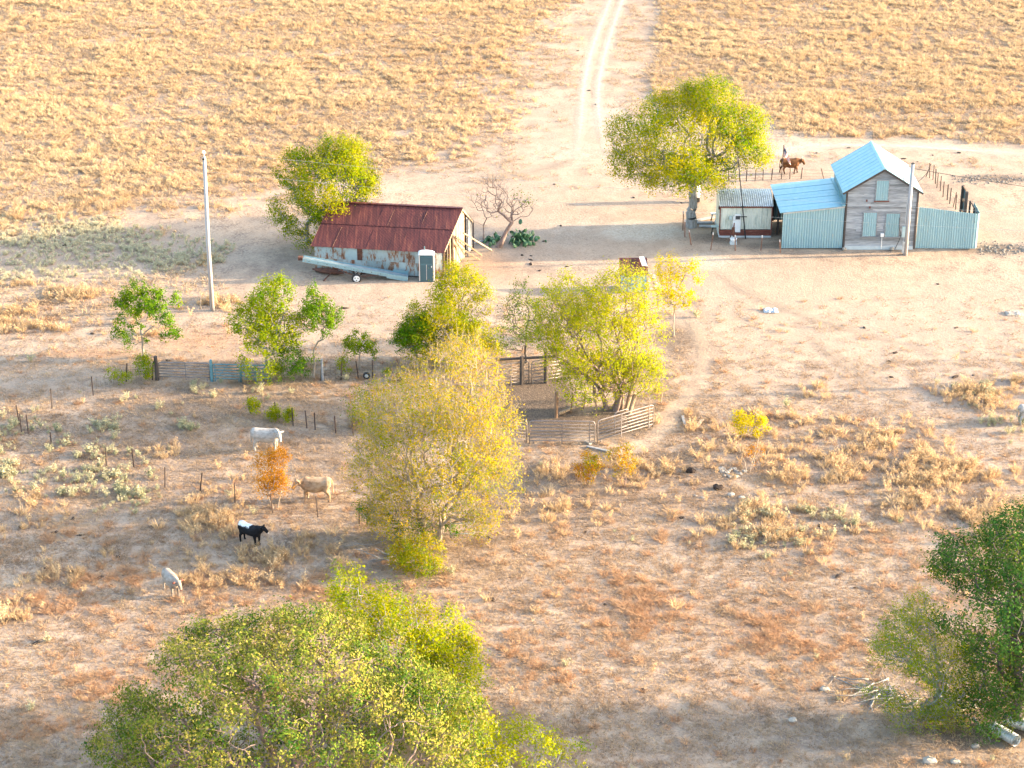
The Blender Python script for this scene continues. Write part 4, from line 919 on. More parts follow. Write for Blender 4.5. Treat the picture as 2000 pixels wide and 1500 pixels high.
MB().box(((SX0 + SX1) / 2, SYB, 1.3), (SX1 - SX0 - .1, .05, 2.3)).build('back_wall', M['cream_wall'], cs)
for k in range(5):
    xa, xb = SX0 - .08 + (SX1 - SX0 + .16) * k / 5, SX0 - .08 + (SX1 - SX0 + .16) * (k + 1) / 5
    bb = MB(); nw = 24; na2 = 12
    for j in range(na2 + 1):
        t = j / na2; y = SYF - .12 + (SYB - SYF + .24) * t; z0 = SE + .04 + .55 * max(0, math.sin(math.pi * t)) ** .8 + .004 * (k % 2)
        for i in range(nw + 1): bb.v.append((xa + (xb - xa) * i / nw, y, z0 + .028 * math.cos(2 * math.pi * i / nw * 5)))
    for j in range(na2):
        for i in range(nw):
            a = j * (nw + 1) + i; bb.f.append((a, a + 1, a + nw + 2, a + nw + 1))
    bb.build('roof_sheet', M['galv_dull'], cs, True)
MB().box(((SX0 + SX1) / 2, SYF - .06, SE - .04), (SX1 - SX0 + .12, .06, .12)).build('fascia', M['red_band'], cs)
for x in (SX0, SX1): MB().box((x, SYF - .03, 1.35), (.09, .08, 2.1)).build('corner_trim', M['red_band'], cs)
wn = MB().box((16.67, SYF - .07, 1.05), (.58, .06, 1.25)).build('door_panel', M['white'], cs)
MB().box((16.7, SYF - .13, 1.62), (.46, .1, .42)).build('window_unit', M['white'], wn)
MB().box((16.72, SYF - .19, 1.6), (.34, .03, .28)).build('pane', M['glass'], wn)
MB().box((16.2, SYF - .08, 1.55), (.2, .12, .26)).build('meter_box', M['box'], cs)
MB().tube([(16.2, SYF - .05, 1.45), (16.3, SYF - .05, .7)], .015).build('conduit', M['galv_dull'], cs)
lm = MB().box((SX0 - .06, SYF + .1, 2.25), (.14, .14, .2)).build('wall_lamp', M['black'], cs)
MB().tube([(SX0 - .1, SYF + .1, 2.35), (SX0 - .02, SYF + .1, 2.55)], .02).build('bracket', M['black'], lm)
mast = thing('antenna_mast', 'tall thin black mast leaning in front of the cream shed', 'mast', at(1456, 466))
g = at(1456, 466); tp = W(1441, 300, g.y)
MB().tube([(g.x, g.y, 0), tuple(tp)], [.05, .035], 6).build('pole', M['black'], mast)
for t, wd in ((.26, .5), (.38, .3)):
    q = Vector((g.x, g.y, 0)).lerp(tp, t); MB().beam(q - Vector((wd / 2, 0, 0)), q + Vector((wd / 2, 0, 0)), .06, .05).build('cross_arm', M['black'], mast)
st = thing('yard_pump', 'rusty iron stand with white basin before the cream shed', 'stand', at(1432, 476))
g = at(1432, 476); gb = Vector((g.x, g.y + .35, 0))
for dx, tx in ((-.25, -.05), (.22, .05), (0, .08)): MB().beam((gb.x + dx, gb.y + .1, 0), (gb.x + tx, gb.y, 1.15), .07, .07).build('leg', M['rust'], st)
MB().tube([(gb.x, gb.y, .7), (gb.x + .05, gb.y, 1.5)], [.09, .04]).build('spout_pipe', M['rust'], st)
MB().loft([((gb.x, gb.y - .35, .16), (.16, 0, 0), (0, .16, 0)), ((gb.x, gb.y - .35, .42), (.28, 0, 0), (0, .28, 0)), ((gb.x, gb.y - .35, .44), (.22, 0, 0), (0, .22, 0))]).build('basin', M['white'], st, True)
MB().box((gb.x, gb.y - .35, .09), (.5, .4, .2)).build('base_block', M['concrete'], st)
# benches left of the cream shed, pale debris
for (px, py, lb, mt) in ((1397, 432, 'white topped narrow table left of the cream shed', 'white'), (1398, 457, 'small pale stool table at the corner of the cream shed', 'box')):
    g = at(px, py); t = thing('side_table', lb, 'table', g)
    MB().box((g.x, g.y, .62), (.75, .32, .07)).build('table_top', M[mt], t)
    for dx in (-.28, .28):
        for dy in (-.1, .1): MB().beam((g.x + dx * 1.2, g.y + dy * 1.3, 0), (g.x + dx * .8, g.y + dy, .6), .035, .035).build('leg', M['black'], t)
for i, (px, py, a, lb) in enumerate(((1378, 428, .5, 'grey plank in the lumber pile, farthest from camera'), (1372, 436, .1, 'grey plank in the middle of the lumber pile'), (1385, 443, -.12, 'grey plank in the lumber pile, nearest the camera'))):
    g = at(px, py, .1); o = MB().box(g, (1.5, .28, .1), a).build('plank', M['grey_board']); tag(o, lb, 'plank', 'planks by the big tree')
fd = thing('game_feeder', 'white barrel feeder with dark hopper behind the big tree', 'feeder', at(1358, 392))
g = at(1358, 392)
MB().loft([((g.x, g.y, .35), (.36, 0, 0), (0, .36, 0)), ((g.x, g.y, 1.35), (.36, 0, 0), (0, .36, 0))]).build('drum', M['white'], fd, True)
MB().loft([((g.x, g.y, 1.35), (.38, 0, 0), (0, .38, 0)), ((g.x, g.y, 2.1), (.36, 0, 0), (0, .36, 0)), ((g.x, g.y, 2.2), (.2, 0, 0), (0, .2, 0))]).build('hopper', M['rust'], fd, True)
for a in range(3):
    dx, dy = math.cos(a * 2.1 + .4), math.sin(a * 2.1 + .4)
    MB().beam((g.x + dx * .9, g.y + dy * .9, -.05), (g.x + dx * .34, g.y + dy * .34, 2.0), .05, .05).build('leg', M['wood_pale'], fd)
MB().box((g.x + .05, g.y - .2, .17), (.5, .4, .35)).build('base_crate', M['wood_dark'], fd)

# ================================================================ RUSTY BARN
A_, B_, C_ = Vector((-14.0, 137.65, 0)), Vector((-4.9, 136.4, 0)), Vector((-2.95, 142.0, 0)); D_ = A_ + C_ - B_
zv = lambda v, z_: Vector((v.x, v.y, z_))
ez, rz_, bz = 2.12, 4.02, 2.35
Rr, Rl = B_.lerp(C_, .63), A_.lerp(D_, .63)
barn = thing('old_barn', 'long old barn with rusty maroon corrugated roof and patched blue walls', 'barn', (A_ + C_) / 2)
ud = (B_ - A_).normalized(); nd = Vector((ud.y, -ud.x, 0))      # nd points to the camera
for row, (z0, z1, cuts) in enumerate(((.12, 1.14, [0, .22, .41, .56, .62, .80, 1]), (1.12, 2.1, [0, .335, .375, .50, .66, .79, .88, 1]))):
    for i, (u, v) in enumerate(zip(cuts[:-1], cuts[1:])):
        o = nd * (.03 + .012 * row + .008 * (i % 2)); a, c = A_.lerp(B_, u) + o, A_.lerp(B_, v) + o
        dk = (row == 1 and i == 1)
        MB().hexa([zv(a, z0), zv(c, z0), zv(c - nd * .01, z0), zv(a - nd * .01, z0), zv(a, z1), zv(c, z1), zv(c - nd * .01, z1), zv(a - nd * .01, z1)]).build('wall_sheet', M['rust'] if dk else M['patch_wall'], barn)
MB().beam(zv(A_, .06), zv(B_, .06), .12, .16).build('sill_beam', M['wood_dark'], barn)
b = MB(); b.v = [zv(A_, 0), zv(B_, 0), zv(B_, ez), zv(A_, ez), zv(D_, 0), zv(C_, 0), zv(C_, bz), zv(D_, bz), zv(Rl, rz_ - .08)]
b.v = [tuple(q) for q in b.v]; b.f = [(0, 1, 2, 3), (5, 4, 7, 6), (4, 0, 3, 8, 7)]
b.build('wall', M['wood_dark'], barn)
rf = thing('roof', None, None, zv(Rr, rz_)); rf.parent = barn; rf.matrix_parent_inverse = wm(barn).inverted()
ovf = nd * .22; ox = ud * .25
e0, e1, k0, k1 = zv(A_ - ox + ovf, ez - .06), zv(B_ + ox * .6 + ovf, ez - .1), zv(Rl - ox, rz_ + .02), zv(Rr + ox * .6, rz_)
m0, m1 = e0.lerp(k0, .53), e1.lerp(k1, .53)
sag = Vector((0, 0, -.04))
panels(rf, 'roof_sheet', e0, e1, m0 + Vector((0, 0, .0)), m1, 12, M['rust_roof'], corr, jit=.008, lap=M['rust_lap'], pitch=.1, amp=.010)
up = Vector((0, 0, .035))
panels(rf, 'roof_sheet', e0.lerp(k0, .51) + up, e1.lerp(k1, .51) + up, k0 + up, k1 + up, 12, M['rust_roof'], corr, jit=.008, lap=M['rust_lap'], pitch=.1, amp=.010)
f0, f1 = zv(D_ - ox - nd * .2, bz - .05), zv(C_ + ox * .6 - nd * .2, bz - .08)
panels(rf, 'roof_sheet', k1 + up * .6, k0 + up * .6, f1, f0, 11, M['rust_roof'], corr, jit=.008, lap=M['rust_lap'], pitch=.1, amp=.010)
MB().beam(k0 + up * 1.6, k1 + up * 1.6, .3, .03).build('ridge_cap', M['rust_roof'], rf)
# right gable: boards, bleached in the sun, with gaps
nb = 15
for i in range(nb):
    u0, u1 = i / nb, (i + 1) / nb - .006
    top = lambda u: ez - .1 + (rz_ - ez) * (u / .63) if u < .63 else bz - .1 + (rz_ - bz) * ((1 - u) / .37)
    if i in (1, 4, 11): continue
    a, c = B_.lerp(C_, u0), B_.lerp(C_, u1); o = Vector((random.uniform(0, .03), 0, 0)); t = Vector((.03, -.008, 0))
    zb = random.uniform(.03, .25)
    mt = M['wood_dark'] if i < 3 else (random.choice((M['wood'], M['wood_pale'], M['wood_pale'])) if i < 11 else M['grey_board'])
    MB().hexa([zv(a + o, zb), zv(c + o, zb), zv(c + o + t, zb), zv(a + o + t, zb), zv(a + o, top(u0) - .08), zv(c + o, top(u1) - .08), zv(c + o + t, top(u1) - .08), zv(a + o + t, top(u0) - .08)]).build('gable_board', mt, barn)
for (u, zz, m) in ((.0, ez - .05, 'wood'), (.17, 2.5, 'wood'), (.30, 2.9, 'wood_pale'), (.80, 2.9, 'grey_board'), (1.0, bz - .05, 'wood_dark')):
    q = B_.lerp(C_, u) + Vector((.12, 0, 0)); MB().box((q.x, q.y, zz / 2), (.11, .11, zz)).build('post', M[m], barn)
for a, c in ((zv(B_ + ox * .5, ez - .12), zv(Rr + ox * .5, rz_ - .08)), (zv(Rr + ox * .5, rz_ - .08), zv(C_ + ox * .5, bz - .12))):
    MB().beam(a, c, .06, .12).build('rake_board', M['wood_pale'], barn)
for (p0, p1, lb, mt) in (((890, 462), (940, 499), 'brown pole leaning from the barn gable, the thickest one', 'wood'), ((884, 475), (937, 508), 'brown pole leaning low against the barn gable', 'wood'), ((905, 455), (960, 489), 'pale pole leaning from the barn toward the bare tree', 'wood_pale'), ((889, 480), (897, 500), 'short reddish brace standing at the barn gable foot', 'wood')):
    g = at(*p1); q0 = B_.lerp(C_, .35) + Vector((.25, 0, 0)); tt = W(p0[0], p0[1], q0.y)
    o = MB().beam((tt.x, tt.y, tt.z), (g.x, g.y, g.z + .03), .09, .09).build('leaning_pole', M[mt]); tag(o, lb, 'pole', 'poles leaning on the barn')
g = at(930, 475); o = MB().beam((g.x - .5, g.y - .3, .08), (g.x + .7, g.y + .25, .14), .09, .08).build('timber', M['grey_board']); tag(o, 'short grey timber lying between barn and sapling', 'timber')

# ================================================================ TINY RUST ROOFED SHED
ts = thing('tiny_shed', 'tiny shed with rusty roof and blue corrugated front behind the grove', 'shed', (8.4, 134.5, 0))
TX0, TX1, TYF, TYB = 7.55, 9.32, 133.8, 135.15
for i in range(3):
    corr((TX0, TYF, .05 + i * .43), (TX0, TYF, .5 + i * .43), (TX1, TYF, .05 + i * .43), (TX1, TYF, .5 + i * .43), .11, .014).build('wall_sheet', M['galv_wall'], ts)
MB().box(((TX0 + TX1) / 2, TYB, .95), (TX1 - TX0, .05, 1.8)).build('back_wall', M['wood_dark'], ts)
for k in range(4):
    MB().box((TX1 + .0, TYF + .2 + k * .31, .75 + .06 * k), (.03, .28, 1.4 + .12 * k)).build('side_board', M['wood_pale'] if k != 1 else M['wood'], ts)
    MB().box((TX0 + .0, TYF + .2 + k * .31, .7 + .06 * k), (.03, .28, 1.3 + .12 * k)).build('side_board', M['wood_dark'], ts)
panels(ts, 'roof_sheet', (TX0 - .1, TYF - .12, 1.36), (TX1 + .1, TYF - .12, 1.36), (TX0 - .08, TYB + .1, 2.05), (TX1 + .1, TYB + .1, 2.05), 2, M['rust_roof'], corr, pitch=.115, amp=.014)
o = corr((TX1 - .28, TYF + .55, 1.8), (TX1 + .1, TYF + .45, 1.8), (TX1 - .45, TYB + .05, 2.14), (TX1 - .1, TYB + .1, 2.14), .12, .012).build('loose_sheet', M['white'], ts)
MB().beam((TX1 + .12, TYF - .1, 1.3), (TX1 + .12, TYB + .08, 2.0), .05, .09).build('rake_board', M['wood_pale'], ts)
for i in range(9):
    g = at(1272 + random.uniform(-7, 9), 567 - i * 1.2); o = MB().ellipsoid((g.x, g.y, .12 + .09 * i), (.17, .14, .11), 8, 5, jit=.18).build('stacked_stone', M['stone'])
    tag(o, 'pale stone in the heap against the tiny shed side', 'stone', 'stones heaped at the tiny shed')

# ================================================================ PORTABLE TOILET
pt = thing('portable_toilet', 'blue grey portable toilet with white domed roof before the barn', 'portable toilet', at(834, 552))
g = at(834, 552); x0, y0 = g.x - .02, g.y
MB().box((x0, y0 + .56, .06), (1.1, 1.12, .14)).build('skid_base', M['toilet_dk'], pt)
MB().box((x0, y0 + .56, 1.08), (1.0, 1.02, 1.92)).build('cabin', M['toilet'], pt)
MB().box((x0 + .52, y0 + .56, 1.08), (.04, 1.06, 1.95)).build('side_wall', M['toilet_sd'], pt)  # sunlit tone painted on the wall that faces the sun
dr = MB().box((x0, y0 + .03, 1.05), (.86, .04, 1.78)).build('door', M['toilet'], pt)
for dx in (-.21, .21): MB().box((x0 + dx, y0 + .0, .78), (.36, .03, 1.1)).build('door_panel', M['toilet_dk'], dr)
MB().box((x0, y0 + .0, 1.66), (.78, .03, .44)).build('door_panel', M['toilet_dk'], dr)
MB().box((x0, y0 - .015, .78), (.03, .02, 1.15)).build('door_rib', M['toilet_sd'], dr)
MB().box((x0 + .36, y0 - .02, 1.2), (.06, .04, .12)).build('latch', M['white'], dr)
for dx in (-.5, .5): MB().box((x0 + dx * .98, y0 + .03, 1.06), (.07, .07, 1.9)).build('corner_post', M['toilet_sd'], pt)
b = MB(); na = 10
for y in (y0 - .04, y0 + 1.16):
    for i in range(na + 1):
        a = math.pi * i / na; b.v.append((x0 - .58 * math.cos(a), y, 2.06 + .09 * math.sin(a)))
for i in range(na): b.f.append((i, i + 1, i + 1 + na + 1, i + na + 1))
b.f += [tuple(range(na + 1))[::-1], tuple(range(na + 1, 2 * na + 2)), (0, na + 1, 2 * na + 1, na)]
b.build('domed_roof', M['toilet_rf'], pt)
MB().tube([(x0 - .15, y0 + .7, 2.2), (x0 - .15, y0 + .7, 2.45)], .05).build('vent_pipe', M['toilet_dk'], pt)

# ================================================================ BALE ELEVATOR ON WHEELS
el = thing('bale_elevator', 'long silver bale elevator on two wheels before the barn', 'elevator', at(697, 554))
g = at(697, 552); ye = g.y + .5
Le = W(592, 505, ye); Re = W(797, 541, ye)
ax = (Re - Le).normalized(); up_ = Vector((0, 0, 1))
for dy, mt in ((-.3, 'galv_wall'), (.3, 'galv_wall')):
    o = Vector((0, dy, 0)); MB().beam(Le + o, Re + o, .04, .26).build('side_rail', M[mt], el)
MB().beam(Le + Vector((0, 0, .02)), Re + Vector((0, 0, .02)), .58, .03).build('trough_floor', M['galv'], el)
for k in range(3): MB().beam(Le + Vector((0, -.18 + .18 * k, .06)), Re + Vector((0, -.18 + .18 * k, .06)), .05, .05).build('chain_track', M['galv_dull'], el)
MB().beam(Re - ax * 1.5 + Vector((0, -.34, -.05)), Re + Vector((0, -.34, -.05)), .03, .34).build('end_guard', M['galv_wall'], el)
MB().beam(Re - ax * 1.1 + Vector((0, .3, .12)), Re + Vector((0, .3, .2)), .03, .24).build('end_guard', M['galv'], el)
for k in range(11):
    q = Le.lerp(Re, .06 + .085 * k); MB().tube([q + Vector((0, -.335, .0)), q + Vector((0, -.318, .0))], .03).build('bolt', M['black'], el)
MB().box(Le - ax * .2, (.3, .35, .22)).build('head_shaft', M['rust'], el)
MB().box(Re + Vector((.05, .0, -.3)), (.35, .4, max(.1, (Re.z - .15) * .9))).build('rest_block', M['wood_pale'], el)
wx = g.x
for dy in (-.55, .75):
    yy = ye + dy
    wl = MB(); R0 = .34
    for i in range(20):
        pass
    wl.loft([((wx, yy - .09, .34), (.30, 0, 0), (0, 0, .30)), ((wx, yy - .075, .34), (.34, 0, 0), (0, 0, .34)), ((wx, yy + .075, .34), (.34, 0, 0), (0, 0, .34)), ((wx, yy + .09, .34), (.30, 0, 0), (0, 0, .30))], 20)
    ty = wl.build('wheel', M['black'], el)
    MB().loft([((wx, yy - .094, .34), (.23, 0, 0), (0, 0, .23)), ((wx, yy - .110, .34), (.20, 0, 0), (0, 0, .20))], 16).build('rim', M['white'], ty)
    for k in range(3):
        a = k * 2.094 + .5; MB().box((wx + .12 * math.cos(a), yy - .115, .34 + .12 * math.sin(a)), (.07, .02, .07)).build('rim_hole', M['black'], ty)
MB().tube([(wx, ye - .5, .34), (wx, ye + .7, .34)], .04).build('axle', M['rust'], el)
for t0 in (.28, .72):
    q = Le.lerp(Re, t0)
    for dy in (-.3, .3): MB().tube([(wx, ye + dy, .36), (q.x, q.y + dy, q.z - .1)], .03).build('brace', M['rust'], el)
tg = thing('scrap_trough', 'rusty long iron trough lying under the elevator end', 'trough', at(640, 540))
a, c = at(610, 533, .2), at(672, 541, .2)
MB().loft([(a, (0, .05, 0), (0, 0, .05)), (a.lerp(c, .3), (0, .34, 0), (0, 0, .16)), (a.lerp(c, .7), (0, .34, 0), (0, 0, .16)), (c, (0, .06, 0), (0, 0, .05))], 8).build('trough', M['rust'], tg)
MB().beam(at(632, 552, .05), at(650, 540, .3), .06, .06).build('tongue', M['rust'], tg)

# ================================================================ POLES AND WIRES
pl = thing('utility_pole', 'tall pale grey utility pole standing alone on the left', 'utility pole', at(415, 607))
g = at(415, 607); tp = W(399, 307, g.y)
MB().tube([(g.x, g.y, -.2), (g.x, g.y, 5), tuple(tp)], [.16, .14, .11], 12).build('pole', M['pole'], pl, True)
MB().tube([tuple(tp), (tp.x, tp.y, tp.z + .32)], .03).build('insulator_pin', M['white'], pl)
MB().loft([((tp.x - .02, tp.y, tp.z + .28), (.1, 0, 0), (0, .1, 0)), ((tp.x - .02, tp.y, tp.z + .44), (.08, 0, 0), (0, .08, 0))], 10).build('insulator', M['white'], pl)
MB().box((tp.x - .05, tp.y - .14, tp.z - .1), (.14, .06, .12)).build('bracket', M['black'], pl)
P2x, P2y = 39.5, 119.0
p2 = thing('utility_pole', 'second utility pole carrying the wires beyond the right edge', 'utility pole', (P2x, P2y, 0))
MB().tube([(P2x, P2y, -.2), (P2x, P2y, 11)], [.19, .14], 10).build('pole', M['pole'], p2, True)
def sagline(a, c, s, n=24):
    return [Vector(a).lerp(Vector(c), i / n) - Vector((0, 0, s * 4 * (i / n) * (1 - i / n))) for i in range(n + 1)]
for (za, zc, lb) in ((tp.z + .4, 10.8, 'upper of two thin wires crossing from pole to the right'), (tp.z - 1.0, 9.7, 'lower of two thin wires crossing from pole to the right')):
    o = MB().tube(sagline((tp.x, tp.y, za), (P2x, P2y, zc), .5), .006, 4).build('power_line', M['galv_dull']); tag(o, lb, 'wire', 'wires from the tall pole')
pr = thing('service_pole', 'shorter pale utility pole before the grey board house', 'utility pole', at(1768, 496))
g = at(1768, 496); tp2 = W(1783, 320, g.y)
MB().tube([(g.x, g.y, -.2), tuple(tp2)], [.17, .12], 12).build('pole', M['pole'], pr, True)
MB().tube([tuple(tp2), (tp2.x, tp2.y, tp2.z + .06)], .13, 12).build('pole_cap', M['black'], pr)
MB().tube([(g.x - .19, g.y - .05, .1), (g.x - .17, g.y - .05, 4.2)], .03).build('conduit', M['galv_dull'], pr)
MB().box((g.x - .26, g.y - .06, 1.75), (.22, .14, .8)).build('meter_box', M['box'], pr)
MB().box((g.x - .2, g.y - .08, .55), (.16, .12, .9)).build('riser_box', M['galv_dull'], pr)
lp = [Vector((tp2.x - .12 - .5 * math.sin(a), tp2.y - .05, tp2.z - .9 + .75 * math.cos(a))) for a in np.linspace(.2, 2.6, 9)]
MB().tube(lp, .018, 5).build('drip_loop', M['black'], pr)
lp = [Vector((tp2.x + .1 + 1.1 * t, tp2.y - .05, tp2.z - 1.5 + 1.1 * t - .9 * t * (1 - t))) for t in np.linspace(0, 1, 7)]
MB().tube(lp, .018, 5).build('drip_loop', M['black'], pr)
o = MB().tube(sagline((tp2.x + .05, tp2.y, tp2.z - .35), (52, 136, 5.2), .35), .02, 4).build('power_line', M['black']); tag(o, 'black service wire running from the house pole to the right', 'wire')
fp = thing('flag_pole', 'thin dark pole carrying a small striped flag by the brown cow', 'flag pole', at(1526, 349))
g = at(1526, 349); tz = W(1528, 283, g.y)
MB().tube([(g.x, g.y, -.1), (g.x + .05, g.y, tz.z)], .035, 6).build('pole', M['post'], fp)
# flag hanging in folds: canton with stars, thirteen stripes
red = mkmat('flag_red', [(.3, (.42, .05, .05)), (.7, (.45, .06, .06))], rough=.9); blu = mkmat('flag_blue', [(.3, (.03, .04, .12)), (.7, (.035, .05, .14))], rough=.9)
fl = thing('national_flag', 'small limp flag of red and white stripes with blue starred canton', 'flag', (g.x + .08, g.y, tz.z - .1))
def flag_pt(u, v):      # u along the fly, v down the hoist
    x = .06 + .52 * u + .10 * v * u; zz = tz.z - .1 - v * .78 - u * 1.15 * (1 - .25 * v)
    return Vector((g.x + .03 + x, g.y + .07 * math.sin(u * 11 + v * 3), zz))
def flag_cell(u0, u1, v0, v1, mat, nm, off=0.0):
    b = MB(); n = 8
    for i in range(n + 1):
        for v in (v0, v1): b.v.append(tuple(flag_pt(u0 + (u1 - u0) * i / n, v) + Vector((0, -off, 0))))
    for i in range(n): b.f.append((2 * i, 2 * i + 1, 2 * i + 3, 2 * i + 2))
    b.build(nm, mat, fl)
for k in range(13): flag_cell(.4 if k < 7 else 0, 1, k / 13, (k + 1) / 13, red if k % 2 == 0 else M['white'], 'stripe')
flag_cell(0, .4, 0, 7 / 13, blu, 'canton')
b = MB()
for i in range(5):
    for j in range(6):
        q = flag_pt(.04 + .06 * j, .05 + .1 * i) + Vector((0, -.012, 0)); a0 = len(b.v)
        for k in range(10):
            r = .022 if k % 2 == 0 else .009; an = math.pi / 2 + k * math.pi / 5; b.v.append((q.x + r * math.cos(an), q.y, q.z + r * math.sin(an)))
        b.f.append(tuple(range(a0, a0 + 10)))
so = b.build('stars', M['white'], fl); so['kind'] = 'stuff'

# ================================================================ FENCES
def tpost(h, mat, cap=False, r=.03):
    b = MB(); b.box((0, 0, h / 2 - .1), (r * 2, r * 1.2, h + .2)); b.box((0, r, h / 2 - .1), (r * .7, r * 1.4, h + .2))
    me = b.mesh('post', mat); me.materials.append(M['cap'])
    return me
POSTS = {}
def fence(label, posts, h=1.25, wires=4, mat='post', mesh=False, group=None, cap=False, jit=.05, wr=.007):
    P = [at(*q[:2]) for q in posts]; c = sum(P, Vector()) / len(P)
    t = thing('wire_fence', label, 'fence', c, 0, group)
    tops = []
    for q, p in zip(posts, P):
        hh = q[2] if len(q) > 2 else h; key = (round(hh, 2), mat)
        if key not in POSTS: POSTS[key] = tpost(hh, M[mat])
        rot = Euler((random.gauss(0, jit), random.gauss(0, jit) + (q[3] if len(q) > 3 else 0), random.uniform(0, 3))).to_matrix().to_4x4()
        m4 = Matrix.Translation(p) @ rot
        o = inst('post', POSTS[key], t, m4)
        if cap: MB().box(m4 @ Vector((0, 0, hh - .08)), (.075, .055, .18)).build('tip', M['cap'], o)
        tops.append(m4)
    for k in range(wires):
        f = (k + .7) / (wires + .2)
        pts = [m4 @ Vector((0, -.035, f * (q[2] if len(q) > 2 else h))) for m4, q in zip(tops, posts)]
        MB().tube(pts, wr, 3, False).build('wire', M['wire'], t)
    if mesh:
        b = MB()
        for p, q in zip(P[:-1], P[1:]):
            n = max(2, int((q - p).length / .3))
            for i in range(n):
                s = p.lerp(q, i / n); b.tube([s + Vector((0, -.03, .02)), s + Vector((0, -.03, h * .9))], .006, 3, False)
        o = b.build('wire_mesh', M['wire'], t); o['kind'] = 'stuff'
    return t
fence('wire fence along the pale road at the left edge', [(-60, 818), (38, 828, 1.3, .0), (102, 797), (182, 772), (247, 745), (298, 742)], 1.3, 4, mesh=True)
fence('woven wire fence running right from the teal gate', [(627, 741), (666, 741), (700, 738), (728, 738), (778, 740), (830, 742), (880, 742)], 1.25, 5, mesh=True)
fence('short wire fence with vines inside the left pasture', [(489, 806, 1.15, -.15), (540, 816), (573, 830), (600, 835), (616, 838), (656, 845), (690, 850)], 1.15, 4)
fence('low wire fence crossing behind the black calf', [(42, 845), (56, 846), (102, 876, 1.15, -.06), (208, 912), (262, 912), (322, 952), (391, 960), (459, 982), (533, 1003), (621, 1010), (702, 1022), (760, 1040)], 1.25, 4, mat='post')
fence('row of thin posts behind the yard near the flag', [(1335, 352), (1365, 352), (1395, 352), (1423, 352), (1445, 352), (1458, 352), (1475, 352), (1490, 351), (1507, 350), (1543, 349), (1565, 349), (1609, 350, 1.0, -.3), (1640, 352)], .95, 3, jit=.04)
fence('row of dark fence posts behind the metal fence', [(1808, 348, 1.2, -.35), (1816, 350, 1.3), (1822, 353), (1827, 361), (1830, 369), (1836, 375), (1842, 386), (1850, 392), (1855, 399), (1862, 406), (1866, 411), (1880, 424)], 1.25, 3)
fence('low wire fence before the cream shed', [(1334, 449, 1.5), (1338, 462, 1.4), (1350, 478, 1.15, .1), (1388, 488, 1.35), (1436, 490, 1.2), (1486, 489, 1.2), (1524, 494, 1.0)], 1.2, 2, mat='post_rust', cap=True)
fence('two short old posts by the tall utility pole', [(392, 604, .75, .1), (427, 600, .9, -.1)], .9, 1, mat='wood_pale')

# ---------------------------------------------------------------- pipe panels and gates
def pipe_panel(name, label, p0, p1, h, nr, mat, cat='corral panel', group=None, mids=(.5,), brace=False, r=.034):
    a, b_ = at(*p0), at(*p1); d = b_ - a; L_ = math.hypot(d.x, d.y); an = math.atan2(d.y, d.x)
    t = thing(name, label, cat, a, an, group)
    sl = d.z / L_
    def P(u, z_): return (u * L_, 0, z_ + sl * u * L_)
    z0 = .12
    corner = .16
    fr = [P(0, -.02), P(0, h - corner), (corner * .3, 0, h - corner * .3), (corner, 0, h), (L_ - corner, 0, h), (L_ - corner * .3, 0, h - corner * .3), P(1, h - corner), P(1, -.02)]
    MB().tube(fr, r, 6).build('frame', mat, t, True, False)
    rail = MB().tube([(0, 0, 0), (L_, 0, 0)], r * .8, 6).mesh('rail', mat, True)
    for k in range(nr):
        z_ = .22 + (h - .22) * k / nr
        inst('rail', rail, t, Matrix.Translation((0, 0, z_)), False)
    for u in mids: MB().box((u * L_, -.03, h / 2 + .03), (.05, .03, h)).build('upright', mat, t, False, False)
    if brace: MB().beam((L_ * .12, -.045, .1), (L_ * .55, -.045, h - .03), .07, .03).build('diagonal_brace', mat, t, False, False)
    for u in (.06, .94): MB().box((u * L_, 0, .06), (.05, .05, .2)).build('foot', mat, t, False, False)
    return t
CP = 'pipe corral panels'
pipe_panel('corral_panel', 'straight pipe corral panel facing the camera at the front', (1034, 866), (1161, 867), 1.5, 6, M['panel'], group=CP, mids=(.5, .92))
pipe_panel('corral_panel', 'pipe corral panel angled back at the right end of corral', (1167, 866), (1275, 834), 1.5, 6, M['panel'], group=CP, mids=(.42, .92))
pipe_panel('corral_panel', 'short pipe corral panel half hidden by the sparse tree', (965, 860), (1029, 864), 1.5, 6, M['panel'], group=CP)
pipe_panel('corral_panel', 'rear pipe corral panel left of the straight dark trunk', (955, 762), (1033, 750), 1.55, 6, M['panel'], group=CP, mids=(.55,))
pipe_panel('corral_panel', 'rear pipe corral panel under the wide tree', (1038, 752), (1096, 744), 1.55, 6, M['panel'], group=CP)
pipe_panel('corral_panel', 'small pipe gate standing behind the angled corral panel', (1200, 846), (1226, 838), 1.35, 2, M['panel'], group=CP, mids=())
pipe_panel('corral_panel', 'lone pipe panel end showing right of the sparse trunk', (880, 1048), (926, 1047), 1.5, 2, M['galv_dull'], group=CP, mids=())
pipe_panel('farm_gate', 'long grey pipe gate with five rails beside the dark post', (311, 741), (411, 743), 1.2, 5, M['panel'], 'gate', mids=(.53,), r=.045)
pipe_panel('farm_gate', 'teal pipe gate with a diagonal brace in the fence', (416, 744), (470, 745), 1.2, 5, M['teal'], 'gate', mids=(.1,), brace=True, r=.045)
pipe_panel('farm_gate', 'teal pipe gate half hidden behind the tall shrub', (472, 745), (528, 744), 1.15, 4, M['teal'], 'gate', mids=(.5,), r=.045)
def wpost(px, py, h, d, mat, label, tilt=0.0, cat='post', grp=None):
    g = at(px, py); n = 8
    o = MB().tube([(0, 0, -.15), (tilt * h * .5, 0, h * .5), (tilt * h, 0.01, h)], [d / 2 * 1.05, d / 2, d / 2 * .92], n).build('wooden_post', mat)
    o.location = g; tag(o, label, cat, grp); return o
